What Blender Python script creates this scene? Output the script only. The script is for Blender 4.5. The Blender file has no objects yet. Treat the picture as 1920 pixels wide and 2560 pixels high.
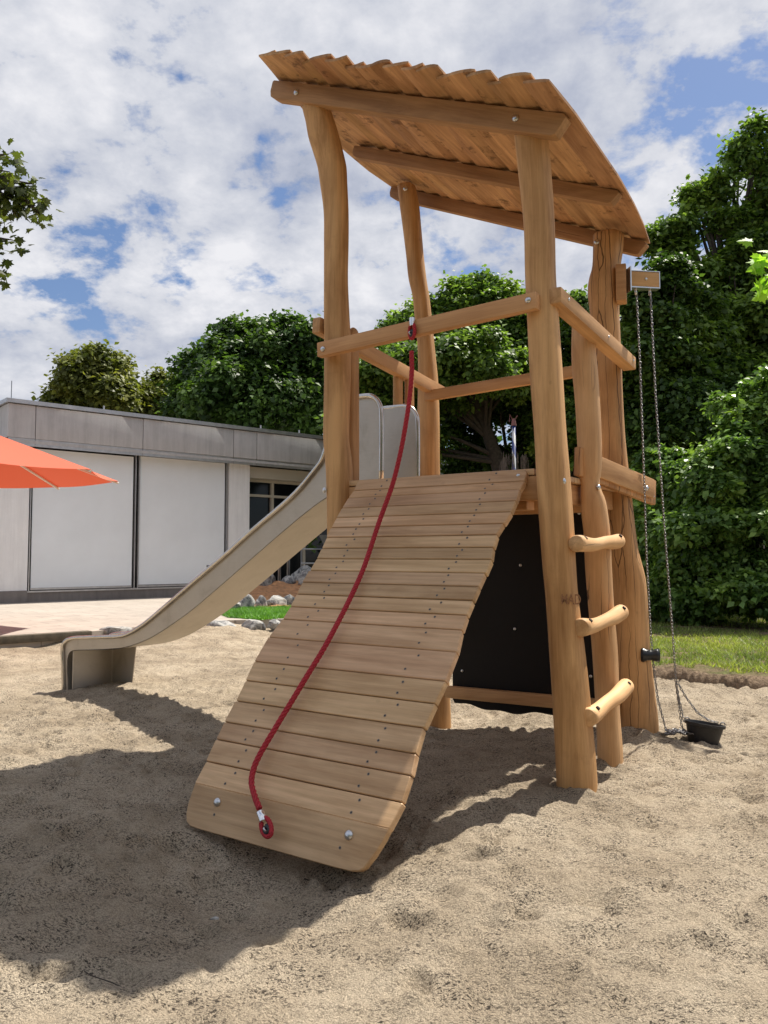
import bpy, bmesh, math, random
import numpy as np
from mathutils import Vector, Matrix, Euler
C = bpy.context.scene.collection
R = math.radians
random.seed(7); rng = np.random.default_rng(7)

# ------------------------------------------------------------------ camera, sky, sun, exposure
cam = bpy.data.cameras.new('camera'); camo = bpy.data.objects.new('camera', cam); C.objects.link(camo)
cam.sensor_fit = 'VERTICAL'; cam.sensor_height = 34.6; cam.lens = 26.76
cam.clip_start = 0.05; cam.clip_end = 2000
camo.location = (0, 0, 1.2); camo.rotation_euler = (R(90 + 3.122), 0, 0)
bpy.context.scene.camera = camo
sc = bpy.context.scene
sc.view_settings.view_transform = 'Standard'; sc.view_settings.look = 'None'
sc.view_settings.exposure = 0.52; sc.view_settings.gamma = 1.0
SUN_EL, SUN_AZ = 59.5, 46.5

def N(nt, typ, **kw):
    n = nt.nodes.new(typ)
    for k, v in kw.items():
        if k in n.inputs: n.inputs[k].default_value = v
        else: setattr(n, k, v)
    return n
def ramp(nt, fac, stops, interp='LINEAR'):
    r = nt.nodes.new('ShaderNodeValToRGB'); r.color_ramp.interpolation = interp
    e = r.color_ramp.elements
    while len(e) < len(stops): e.new(0.5)
    for i, (p, c) in enumerate(stops):
        e[i].position = p; e[i].color = (c if len(c) == 4 else (*c, 1)) if not isinstance(c, (int, float)) else (c, c, c, 1)
    if fac is not None: nt.links.new(fac, r.inputs[0])
    return r.outputs[0]
def math_(nt, op, a, b=None):
    m = nt.nodes.new('ShaderNodeMath'); m.operation = op
    for i, v in enumerate((a, b)):
        if v is None: continue
        if isinstance(v, (int, float)): m.inputs[i].default_value = v
        else: nt.links.new(v, m.inputs[i])
    return m.outputs[0]
def mix(nt, fac, a, b, blend='MIX'):
    m = nt.nodes.new('ShaderNodeMix'); m.data_type = 'RGBA'; m.blend_type = blend
    for i, v in ((0, fac), (6, a), (7, b)):
        if isinstance(v, (int, float)): m.inputs[i].default_value = v
        elif isinstance(v, tuple): m.inputs[i].default_value = v if len(v) == 4 else (*v, 1)
        else: nt.links.new(v, m.inputs[i])
    return m.outputs[2]

w = bpy.data.worlds.new('World'); sc.world = w; w.use_nodes = True
nt = w.node_tree; nt.nodes.clear()
sky = N(nt, 'ShaderNodeTexSky', sky_type='NISHITA', sun_disc=False, sun_elevation=R(SUN_EL), sun_rotation=R(SUN_AZ), air_density=1.0, dust_density=0.8, ozone_density=1.5)
tc = nt.nodes.new('ShaderNodeTexCoord')
sep = nt.nodes.new('ShaderNodeSeparateXYZ'); nt.links.new(tc.outputs['Generated'], sep.inputs[0])
zz = math_(nt, 'ADD', math_(nt, 'MAXIMUM', sep.outputs[2], 0.0), 0.35)
cx = math_(nt, 'DIVIDE', sep.outputs[0], zz); cy = math_(nt, 'DIVIDE', sep.outputs[1], zz)
comb = nt.nodes.new('ShaderNodeCombineXYZ'); nt.links.new(cx, comb.inputs[0]); nt.links.new(cy, comb.inputs[1])
comb.inputs[2].default_value = 12.7
n1 = N(nt, 'ShaderNodeTexNoise', Scale=8.0, Detail=10.0, Roughness=0.60, Distortion=0.1); nt.links.new(comb.outputs[0], n1.inputs['Vector'])
n2 = N(nt, 'ShaderNodeTexNoise', Scale=1.6, Detail=4.0, Roughness=0.5); nt.links.new(comb.outputs[0], n2.inputs['Vector'])
n3 = N(nt, 'ShaderNodeTexNoise', Scale=3.6, Detail=7.0, Roughness=0.6); 
mp = nt.nodes.new('ShaderNodeMapping'); mp.inputs['Location'].default_value = (5.2, 1.3, 0); nt.links.new(comb.outputs[0], mp.inputs[0]); nt.links.new(mp.outputs[0], n3.inputs['Vector'])
cov = math_(nt, 'ADD', n1.outputs[0], math_(nt, 'MULTIPLY', math_(nt, 'SUBTRACT', n2.outputs[0], 0.5), 0.75))
mask = ramp(nt, cov, [(0.375, 0.0), (0.425, 0.55), (0.485, 1.0)])
shade = ramp(nt, math_(nt, 'ADD', math_(nt, 'MULTIPLY', n3.outputs[0], 0.55), math_(nt, 'MULTIPLY', n1.outputs[0], 0.50)), [(0.30, (0.24, 0.28, 0.38)), (0.44, (0.41, 0.44, 0.53)), (0.53, (0.54, 0.56, 0.62)), (0.66, (0.74, 0.74, 0.77))])
skyc = mix(nt, 1.0, sky.outputs[0], (0.070, 0.072, 0.078), 'MULTIPLY')
skyc = mix(nt, 1.0, skyc, (0.02, 0.04, 0.09), 'ADD')
final = mix(nt, mask, skyc, shade)
bg = N(nt, 'ShaderNodeBackground', Strength=0.82); nt.links.new(final, bg.inputs[0])
wo = nt.nodes.new('ShaderNodeOutputWorld'); nt.links.new(bg.outputs[0], wo.inputs[0])

sl = bpy.data.lights.new('sun', 'SUN'); sl.energy = 5.0; sl.angle = R(0.6); sl.color = (1.0, 0.94, 0.84)
so = bpy.data.objects.new('sun', sl); C.objects.link(so)
sd = Vector((math.sin(R(SUN_AZ)) * math.cos(R(SUN_EL)), math.cos(R(SUN_AZ)) * math.cos(R(SUN_EL)), math.sin(R(SUN_EL))))
so.rotation_euler = sd.to_track_quat('Z', 'Y').to_euler(); so.location = (8, 9, 20)

# ------------------------------------------------------------------ object helpers
def tag(o, label=None, cat=None, group=None, kind=None):
    if label: o['label'] = label
    if cat: o['category'] = cat
    if group: o['group'] = group
    if kind: o['kind'] = kind
    return o
def empty(name, loc=(0, 0, 0), rz=0, parent=None):
    o = bpy.data.objects.new(name, None); C.objects.link(o); o.location = loc; o.rotation_euler = (0, 0, rz)
    o.empty_display_size = 0.1
    if parent: o.parent = parent
    return o
def link(name, me, mats, parent=None, M=None, smooth=False):
    if not isinstance(mats, (list, tuple)): mats = [mats]
    for m in mats: me.materials.append(m)
    o = bpy.data.objects.new(name, me); C.objects.link(o)
    if parent: o.parent = parent
    if M is not None: o.matrix_local = M
    if smooth: me.polygons.foreach_set('use_smooth', [True] * len(me.polygons))
    return o
class MB:
    def __init__(s): s.v = []; s.f = []; s.m = []; s.n = 0
    def add(s, v, f, m=0):
        v = [tuple(p) for p in v]
        s.v += v; s.f += [tuple(i + s.n for i in q) for q in f]; s.m += [m] * len(f); s.n += len(v)
    def box(s, lo, hi, m=0, T=None):
        x0, y0, z0 = lo; x1, y1, z1 = hi
        v = [(x0,y0,z0),(x1,y0,z0),(x1,y1,z0),(x0,y1,z0),(x0,y0,z1),(x1,y0,z1),(x1,y1,z1),(x0,y1,z1)]
        if T is not None: v = [tuple(T @ Vector(p)) for p in v]
        s.add(v, [(0,3,2,1),(4,5,6,7),(0,1,5,4),(1,2,6,5),(2,3,7,6),(3,0,4,7)], m)
    def tube(s, pts, r, n=8, m=0, cap=True, flat=1.0):
        pts = [Vector(p) for p in pts]; k = len(pts)
        rr = r if isinstance(r, (list, tuple)) else [r] * k
        t0 = (pts[1] - pts[0]).normalized(); up = Vector((0, 0, 1)) if abs(t0.z) < .9 else Vector((1, 0, 0))
        a = t0.cross(up).normalized(); v = []
        for i, p in enumerate(pts):
            t = (pts[min(i+1, k-1)] - pts[max(i-1, 0)])
            if t.length < 1e-9: t = t0
            t.normalize(); a = (a - t * a.dot(t)).normalized(); b = t.cross(a)
            for j in range(n):
                an = 2 * math.pi * j / n
                v.append(p + (a * math.cos(an) + b * math.sin(an) * flat) * rr[i])
        f = [(i*n+j, i*n+(j+1) % n, (i+1)*n+(j+1) % n, (i+1)*n+j) for i in range(k-1) for j in range(n)]
        if cap: f += [tuple(range(n-1, -1, -1)), tuple((k-1)*n+j for j in range(n))]
        s.add(v, f, m)
    def mesh(s, name='m'):
        me = bpy.data.meshes.new(name); me.from_pydata(s.v, [], s.f); me.update()
        return me
    def build(s, name, mats, parent=None, M=None, smooth=False, bevel=0, seg=2):
        me = s.mesh(name); o = link(name, me, mats, parent, M, smooth)
        if any(s.m): me.polygons.foreach_set('material_index', s.m)
        if bevel:
            b = bmesh.new(); b.from_mesh(me)
            bmesh.ops.bevel(b, geom=b.edges[:], offset=bevel, segments=seg, affect='EDGES', profile=0.6)
            b.to_mesh(me); b.free()
            me.polygons.foreach_set('use_smooth', [True] * len(me.polygons)); me.set_sharp_from_angle(angle=R(35))
        return o
def np_mesh(name, V, F, mats, parent=None, M=None, smooth=False):
    me = bpy.data.meshes.new(name); V = np.asarray(V, 'f'); F = np.asarray(F, 'i'); k = F.shape[1]
    me.vertices.add(len(V)); me.vertices.foreach_set('co', V.ravel())
    me.loops.add(F.size); me.loops.foreach_set('vertex_index', F.ravel())
    me.polygons.add(len(F)); me.polygons.foreach_set('loop_start', np.arange(0, F.size, k, dtype='i'))
    me.update(calc_edges=True)
    return link(name, me, mats, parent, M, smooth)
def frame(p0, p1, up=(0, 0, 1)):
    p0, p1 = Vector(p0), Vector(p1); x = (p1 - p0).normalized(); up = Vector(up)
    z = (up - x * up.dot(x)).normalized(); y = z.cross(x)
    M = Matrix((x, y, z)).transposed().to_4x4(); M.translation = p0
    return M, (p1 - p0).length
def vnoise(x, y, seed=0):
    xi = np.floor(x).astype(np.int64); yi = np.floor(y).astype(np.int64); fx = x - xi; fy = y - yi
    def h(a, b):
        n = (a * 374761393 + b * 668265263 + seed * 974634777) & 0xffffffff
        n = ((n ^ (n >> 13)) * 1274126177) & 0xffffffff
        return ((n ^ (n >> 16)) & 0xffff) / 65535.0
    sx = fx*fx*fx*(fx*(fx*6-15)+10); sy = fy*fy*fy*(fy*(fy*6-15)+10)
    return (h(xi, yi)*(1-sx)+h(xi+1, yi)*sx)*(1-sy)+(h(xi, yi+1)*(1-sx)+h(xi+1, yi+1)*sx)*sy
def sm(e0, e1, x):
    t = np.clip((x - e0) / (e1 - e0), 0, 1); return t * t * (3 - 2 * t)
def catmull(keys, ts):
    keys = np.array(keys, float); t = keys[:, 0]; out = []
    for q in ts:
        i = int(np.clip(np.searchsorted(t, q) - 1, 0, len(t) - 2)); u = (q - t[i]) / (t[i+1] - t[i])
        def tan(j):
            if j == 0: return (keys[1, 1:] - keys[0, 1:]) / (t[1] - t[0])
            if j == len(t) - 1: return (keys[-1, 1:] - keys[-2, 1:]) / (t[-1] - t[-2])
            return (keys[j+1, 1:] - keys[j-1, 1:]) / (t[j+1] - t[j-1])
        h = t[i+1] - t[i]
        out.append((2*u**3-3*u**2+1)*keys[i, 1:]+(u**3-2*u**2+u)*h*tan(i)+(-2*u**3+3*u**2)*keys[i+1, 1:]+(u**3-u**2)*h*tan(i+1))
    return np.array(out)

# ------------------------------------------------------------------ materials
def newmat(name):
    m = bpy.data.materials.new(name); m.use_nodes = True; nt = m.node_tree
    return m, nt, nt.nodes['Principled BSDF']
def plain(name, col, rough=0.6, metal=0.0, nscale=0, namt=0.15, bump=0, bscale=60, spec=0.5):
    m, nt, b = newmat(name); b.inputs['Roughness'].default_value = rough; b.inputs['Metallic'].default_value = metal
    b.inputs['Specular IOR Level'].default_value = spec
    t = nt.nodes.new('ShaderNodeTexCoord')
    if nscale:
        n = N(nt, 'ShaderNodeTexNoise', Scale=nscale, Detail=6.0, Roughness=0.6); nt.links.new(t.outputs['Object'], n.inputs['Vector'])
        nt.links.new(ramp(nt, n.outputs[0], [(0.3, tuple(c*(1-namt) for c in col)), (0.7, tuple(min(1, c*(1+namt)) for c in col))]), b.inputs['Base Color'])
    else: b.inputs['Base Color'].default_value = (*col, 1)
    if bump:
        n = N(nt, 'ShaderNodeTexNoise', Scale=bscale, Detail=4.0); nt.links.new(t.outputs['Object'], n.inputs['Vector'])
        bp = N(nt, 'ShaderNodeBump', Strength=bump, Distance=0.01); nt.links.new(n.outputs[0], bp.inputs['Height']); nt.links.new(bp.outputs[0], b.inputs['Normal'])
    return m
def wood(name, lo, hi, axis='X', cracks=0.0, knots=0.5, rough=0.62, dirt=0.0, vary=0.10, grain=1.0, hue=0.008):
    m, nt, b = newmat(name); L = nt.links; b.inputs['Roughness'].default_value = rough; b.inputs['Specular IOR Level'].default_value = 0.35
    t = nt.nodes.new('ShaderNodeTexCoord'); oi = nt.nodes.new('ShaderNodeObjectInfo')
    off = nt.nodes.new('ShaderNodeVectorMath'); off.operation = 'ADD'; L.new(t.outputs['Object'], off.inputs[0])
    rs = math_(nt, 'MULTIPLY', oi.outputs['Random'], 37.0); cb = nt.nodes.new('ShaderNodeCombineXYZ')
    for i in range(3): L.new(rs, cb.inputs[i])
    L.new(cb.outputs[0], off.inputs[1])
    def scaled(a, c):
        mp = nt.nodes.new('ShaderNodeMapping'); mp.inputs['Scale'].default_value = (a, c, c) if axis == 'X' else (c, c, a)
        L.new(off.outputs[0], mp.inputs[0]); return mp.outputs[0]
    g1 = N(nt, 'ShaderNodeTexNoise', Scale=1.0, Detail=8.0, Roughness=0.62, Distortion=0.6); L.new(scaled(1.1, 11), g1.inputs['Vector'])
    g2 = N(nt, 'ShaderNodeTexNoise', Scale=1.0, Detail=5.0, Roughness=0.7, Distortion=0.2); L.new(scaled(4, 130), g2.inputs['Vector'])
    big = N(nt, 'ShaderNodeTexNoise', Scale=2.3, Detail=3.0); L.new(off.outputs[0], big.inputs['Vector'])
    f = math_(nt, 'ADD', math_(nt, 'MULTIPLY', g1.outputs[0], 0.62), math_(nt, 'ADD', math_(nt, 'MULTIPLY', g2.outputs[0], 0.22*grain), math_(nt, 'MULTIPLY', big.outputs[0], 0.25)))
    mid = tuple((a+c)/2 for a, c in zip(lo, hi))
    col = ramp(nt, f, [(0.43, lo), (0.54, mid), (0.65, hi)])
    # annual rings drawn out along the length
    wv = N(nt, 'ShaderNodeTexWave', Scale=1.0, Distortion=7.0, Detail=3.0); wv.inputs['Detail Scale'].default_value = 0.6
    wv.bands_direction = 'Y'; L.new(scaled(0.8, 9), wv.inputs['Vector'])
    col = mix(nt, math_(nt, 'MULTIPLY', wv.outputs[1], 0.16*grain), col, tuple(c*0.62 for c in lo))
    # small knots
    vo = N(nt, 'ShaderNodeTexVoronoi', Scale=1.0); L.new(scaled(3.0, 4.2), vo.inputs['Vector'])
    kn = ramp(nt, vo.outputs['Distance'], [(0.0, 1.0), (0.03, 0.7), (0.055, 0.0)])
    col = mix(nt, math_(nt, 'MULTIPLY', kn, knots), col, tuple(c*0.28 for c in lo))
    if cracks:
        ds = N(nt, 'ShaderNodeTexNoise', Scale=5.0, Detail=3.0); L.new(off.outputs[0], ds.inputs['Vector'])
        av = nt.nodes.new('ShaderNodeVectorMath'); av.operation = 'MULTIPLY_ADD'; L.new(ds.outputs[1], av.inputs[0]); av.inputs[1].default_value = (.5, .5, .1); L.new(scaled(0.26, 13), av.inputs[2])
        cn = N(nt, 'ShaderNodeTexVoronoi', Scale=1.0, feature='DISTANCE_TO_EDGE'); L.new(av.outputs[0], cn.inputs['Vector'])
        cm = ramp(nt, cn.outputs['Distance'], [(0.0, 1.0), (0.012, 0.9), (0.026, 0.0)])
        mk = N(nt, 'ShaderNodeTexNoise', Scale=1.6, Detail=1.0); L.new(off.outputs[0], mk.inputs['Vector'])
        cm2 = math_(nt, 'MULTIPLY', cm, ramp(nt, mk.outputs[0], [(0.62-0.35*cracks, 0.0), (0.68-0.3*cracks, 1.0)]))
        col = mix(nt, math_(nt, 'MULTIPLY', cm2, 0.85), col, (0.05, 0.022, 0.01))
    hv = nt.nodes.new('ShaderNodeHueSaturation'); L.new(col, hv.inputs['Color'])
    L.new(math_(nt, 'ADD', math_(nt, 'MULTIPLY', oi.outputs['Random'], vary*2), 1.0-vary), hv.inputs['Value'])
    L.new(math_(nt, 'ADD', math_(nt, 'MULTIPLY', math_(nt, 'FRACT', math_(nt, 'MULTIPLY', oi.outputs['Random'], 7.31)), hue), 0.5-hue/2), hv.inputs['Hue'])
    col = hv.outputs[0]
    if dirt:
        dn = N(nt, 'ShaderNodeTexNoise', Scale=7.0, Detail=6.0, Roughness=0.7); L.new(off.outputs[0], dn.inputs['Vector'])
        col = mix(nt, math_(nt, 'MULTIPLY', ramp(nt, dn.outputs[0], [(0.56, 0.0), (0.66, 1.0)]), dirt), col, (0.10, 0.042, 0.016))
    L.new(col, b.inputs['Base Color'])
    bp = N(nt, 'ShaderNodeBump', Strength=0.25, Distance=0.004); L.new(f, bp.inputs['Height']); L.new(bp.outputs[0], b.inputs['Normal'])
    return m
M_post = wood('robinia_post', (0.37, 0.185, 0.068), (0.68, 0.395, 0.175), 'Z', cracks=0.0, knots=0.35, dirt=0.10)
M_postc = wood('robinia_cracked', (0.35, 0.175, 0.066), (0.64, 0.365, 0.16), 'Z', cracks=0.8, knots=0.3, dirt=0.10)
M_postl = wood('peeled_pole', (0.50, 0.29, 0.125), (0.74, 0.48, 0.24), 'Z', cracks=0.25, knots=0.35)
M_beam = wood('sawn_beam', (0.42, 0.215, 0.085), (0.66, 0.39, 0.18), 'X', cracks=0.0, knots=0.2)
M_beamd = wood('roof_beam_dimmed', (0.28, 0.145, 0.062), (0.50, 0.285, 0.135), 'X', cracks=0.1, knots=0.2)  # darker than the rails: dimmer light at the roof put into the colour
M_rung = wood('rung_wood', (0.52, 0.29, 0.12), (0.76, 0.49, 0.24), 'X', cracks=0.1, knots=0.2)
M_roof = wood('roof_wood', (0.34, 0.175, 0.075), (0.64, 0.375, 0.18), 'X', knots=0.6, dirt=0.8, vary=0.12)
M_ramp = wood('ramp_wood', (0.44, 0.264, 0.13), (0.71, 0.474, 0.27), 'X', cracks=0.0, knots=0.15, rough=0.55, vary=0.15, grain=1.0, hue=0.014)
M_panel = plain('film_faced_panel', (0.007, 0.005, 0.0045), 0.5, nscale=30, bump=0.1, bscale=200, spec=.25)
M_bolt = plain('galvanised', (0.62, 0.63, 0.64), 0.28, 1.0)
M_screw = plain('screw_steel', (0.22, 0.185, 0.15), 0.6, 0)
M_hole = plain('hole_dark', (0.02, 0.015, 0.012), 0.9)
M_chain = plain('chain_steel', (0.30, 0.29, 0.29), 0.42, 1.0, nscale=40)
M_rubber = plain('black_rubber', (0.016, 0.015, 0.016), 0.55, nscale=40, bump=0.15, bscale=120)
M_black = plain('black_plastic', (0.012, 0.013, 0.016), 0.35)
M_post_steel = plain('weathered_zinc', (0.16, 0.17, 0.18), 0.6, .4)
M_alu = plain('aluminium', (0.82, 0.83, 0.85), 0.22, 1.0)

def steel():
    m, nt, b = newmat('stainless_steel'); L = nt.links
    t = nt.nodes.new('ShaderNodeTexCoord'); n = N(nt, 'ShaderNodeTexNoise', Scale=5.0, Detail=8.0, Roughness=0.65, Distortion=0.8); L.new(t.outputs['Object'], n.inputs['Vector'])
    L.new(ramp(nt, n.outputs[0], [(0.25, (0.42, 0.375, 0.32)), (0.40, (0.49, 0.445, 0.385)), (0.75, (0.54, 0.495, 0.435))]), b.inputs['Base Color'])
    mp = nt.nodes.new('ShaderNodeMapping'); mp.inputs['Scale'].default_value = (3, 60, 60); L.new(t.outputs['Object'], mp.inputs[0])
    n2 = N(nt, 'ShaderNodeTexNoise', Scale=4.0, Detail=3.0); L.new(mp.outputs[0], n2.inputs['Vector'])
    L.new(ramp(nt, n2.outputs[0], [(0.3, 0.40), (0.7, 0.55)]), b.inputs['Roughness'])
    b.inputs['Metallic'].default_value = 0.85
    return m
M_steel = steel()
M_rim = plain('polished_tube', (0.62, 0.58, 0.53), 0.24, 0.95, nscale=8, namt=.12)
def rope_mat():
    m, nt, b = newmat('red_rope'); L = nt.links; b.inputs['Roughness'].default_value = 0.75
    t = nt.nodes.new('ShaderNodeTexCoord'); n = N(nt, 'ShaderNodeTexNoise', Scale=180.0, Detail=3.0); L.new(t.outputs['Object'], n.inputs['Vector'])
    L.new(ramp(nt, n.outputs[0], [(0.3, (0.30, 0.010, 0.018)), (0.7, (0.52, 0.03, 0.045))]), b.inputs['Base Color'])
    return m
M_rope = rope_mat()
def sand_mat():
    m, nt, b = newmat('sand'); L = nt.links; b.inputs['Roughness'].default_value = 0.95; b.inputs['Specular IOR Level'].default_value = 0.1
    t = nt.nodes.new('ShaderNodeTexCoord'); V = t.outputs['Object']
    def nz(s, d=6.0, r=0.6, v=None, dist=0.0):
        n = N(nt, 'ShaderNodeTexNoise', Scale=s, Detail=d, Roughness=r, Distortion=dist); L.new(v or V, n.inputs['Vector']); return n.outputs[0]
    base = ramp(nt, nz(1.6, 8, 0.62), [(0.32, (0.38, 0.305, 0.216)), (0.5, (0.515, 0.422, 0.308)), (0.68, (0.62, 0.52, 0.39))])
    fine = ramp(nt, nz(210, 2, 0.7), [(0.32, 0.62), (0.5, 1.0), (0.7, 1.25)])
    col = mix(nt, 1.0, base, fine, 'MULTIPLY')
    # dark grit collecting in patches
    patch = ramp(nt, nz(5.0, 6, 0.65), [(0.38, 0.25), (0.58, 1.0)])
    mp = nt.nodes.new('ShaderNodeMapping'); mp.inputs['Scale'].default_value = (1.0, 1.9, 1.0); mp.inputs['Rotation'].default_value = (0, 0, 0.5); L.new(V, mp.inputs[0])
    grit = ramp(nt, nz(75, 3, 0.6, mp.outputs[0], 0.4), [(0.56, 0.0), (0.59, 1.0)])
    grit2 = ramp(nt, nz(140, 2, 0.6), [(0.545, 0.0), (0.60, 1.0)])
    g = math_(nt, 'MAXIMUM', grit, math_(nt, 'MULTIPLY', grit2, 0.7))
    col = mix(nt, math_(nt, 'MULTIPLY', math_(nt, 'MULTIPLY', g, patch), 0.95), col, (0.055, 0.045, 0.038))
    L.new(col, b.inputs['Base Color'])
    hgt = math_(nt, 'ADD', math_(nt, 'MULTIPLY', nz(42, 6, 0.75), 1.0), math_(nt, 'MULTIPLY', nz(150, 3, 0.6), 0.35))
    bp = N(nt, 'ShaderNodeBump', Strength=0.95, Distance=0.03); L.new(hgt, bp.inputs['Height']); L.new(bp.outputs[0], b.inputs['Normal'])
    return m
M_sand = sand_mat()
def soil_mat():
    m, nt, b = newmat('lawn_soil'); L = nt.links; b.inputs['Roughness'].default_value = 0.95; b.inputs['Specular IOR Level'].default_value = 0.1
    t = nt.nodes.new('ShaderNodeTexCoord'); V = t.outputs['Object']
    n = N(nt, 'ShaderNodeTexNoise', Scale=2.2, Detail=8.0, Roughness=0.7); L.new(V, n.inputs['Vector'])
    n2 = N(nt, 'ShaderNodeTexNoise', Scale=40, Detail=4.0, Roughness=0.7); L.new(V, n2.inputs['Vector'])
    c = ramp(nt, n.outputs[0], [(0.35, (0.26, 0.19, 0.125)), (0.52, (0.17, 0.135, 0.075)), (0.66, (0.12, 0.15, 0.045))])
    c = mix(nt, 1.0, c, ramp(nt, n2.outputs[0], [(0.3, 0.45), (0.7, 1.35)]), 'MULTIPLY')
    ge = nt.nodes.new('ShaderNodeNewGeometry'); sx = nt.nodes.new('ShaderNodeSeparateXYZ'); L.new(ge.outputs['Normal'], sx.inputs[0])
    c = mix(nt, ramp(nt, sx.outputs[2], [(0.80, 1.0), (0.95, 0.0)]), c, mix(nt, 1.0, (0.30, 0.22, 0.15), ramp(nt, n2.outputs[0], [(0.3, 0.6), (0.7, 1.25)]), 'MULTIPLY'))
    L.new(c, b.inputs['Base Color'])
    bp = N(nt, 'ShaderNodeBump', Strength=0.8, Distance=0.03); L.new(n2.outputs[0], bp.inputs['Height']); L.new(bp.outputs[0], b.inputs['Normal'])
    return m
M_soil = soil_mat()
def leaf_mat(name, lo, hi, trans=0.35, rough=0.5):
    m = bpy.data.materials.new(name); m.use_nodes = True; nt = m.node_tree; L = nt.links; b = nt.nodes['Principled BSDF']
    g = nt.nodes.new('ShaderNodeNewGeometry')
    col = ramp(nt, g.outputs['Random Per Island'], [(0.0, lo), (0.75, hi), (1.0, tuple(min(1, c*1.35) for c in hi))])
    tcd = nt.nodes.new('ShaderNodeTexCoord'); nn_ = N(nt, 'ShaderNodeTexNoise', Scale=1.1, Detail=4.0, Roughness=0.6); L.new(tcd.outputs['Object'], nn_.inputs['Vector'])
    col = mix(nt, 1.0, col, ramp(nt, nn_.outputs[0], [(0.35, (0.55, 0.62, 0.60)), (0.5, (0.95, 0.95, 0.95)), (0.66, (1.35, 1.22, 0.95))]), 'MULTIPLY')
    L.new(col, b.inputs['Base Color']); b.inputs['Roughness'].default_value = rough; b.inputs['Specular IOR Level'].default_value = 0.35
    tr = nt.nodes.new('ShaderNodeBsdfTranslucent'); L.new(mix(nt, 1.0, col, (1.5, 1.6, 0.7), 'MULTIPLY'), tr.inputs[0])
    ms = nt.nodes.new('ShaderNodeMixShader'); ms.inputs[0].default_value = trans
    L.new(b.outputs[0], ms.inputs[1]); L.new(tr.outputs[0], ms.inputs[2]); L.new(ms.outputs[0], nt.nodes['Material Output'].inputs[0])
    return m
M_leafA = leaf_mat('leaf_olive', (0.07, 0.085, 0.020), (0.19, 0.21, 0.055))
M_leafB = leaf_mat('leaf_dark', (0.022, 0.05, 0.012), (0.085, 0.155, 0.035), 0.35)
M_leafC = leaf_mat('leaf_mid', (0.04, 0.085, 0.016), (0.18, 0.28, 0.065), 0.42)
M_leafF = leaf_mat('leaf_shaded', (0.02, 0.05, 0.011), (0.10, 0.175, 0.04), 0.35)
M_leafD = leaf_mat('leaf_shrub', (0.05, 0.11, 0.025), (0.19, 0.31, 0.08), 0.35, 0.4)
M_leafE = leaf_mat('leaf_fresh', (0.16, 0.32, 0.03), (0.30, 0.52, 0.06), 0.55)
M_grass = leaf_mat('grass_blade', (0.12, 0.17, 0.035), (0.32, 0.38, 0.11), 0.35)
M_bark = plain('bark', (0.07, 0.055, 0.045), 0.9, nscale=14, namt=0.4, bump=0.6, bscale=30)
def rock_mat():
    m, nt, b = newmat('rock'); L = nt.links; b.inputs['Roughness'].default_value = 0.85
    t = nt.nodes.new('ShaderNodeTexCoord'); oi = nt.nodes.new('ShaderNodeObjectInfo')
    off = nt.nodes.new('ShaderNodeVectorMath'); off.operation = 'ADD'; L.new(t.outputs['Object'], off.inputs[0]); L.new(oi.outputs['Location'], off.inputs[1])
    n = N(nt, 'ShaderNodeTexNoise', Scale=7.0, Detail=9.0, Roughness=0.7, Distortion=0.8); L.new(off.outputs[0], n.inputs['Vector'])
    L.new(ramp(nt, n.outputs[0], [(0.34, (0.05, 0.05, 0.052)), (0.46, (0.20, 0.20, 0.20)), (0.56, (0.42, 0.41, 0.38)), (0.7, (0.55, 0.53, 0.49))]), b.inputs['Base Color'])
    bp = N(nt, 'ShaderNodeBump', Strength=0.7, Distance=0.03); L.new(n.outputs[0], bp.inputs['Height']); L.new(bp.outputs[0], b.inputs['Normal'])
    return m
M_rock = rock_mat()

# ------------------------------------------------------------------ tower frame of reference
TH = R(34.5); U = Vector((math.cos(TH), -math.sin(TH), 0)); V_ = Vector((math.sin(TH), math.cos(TH), 0))
T0 = U * -2.4 + V_ * 4.6
def tw(a, s, z=0): return T0 + U * a + V_ * s + Vector((0, 0, z))

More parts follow.
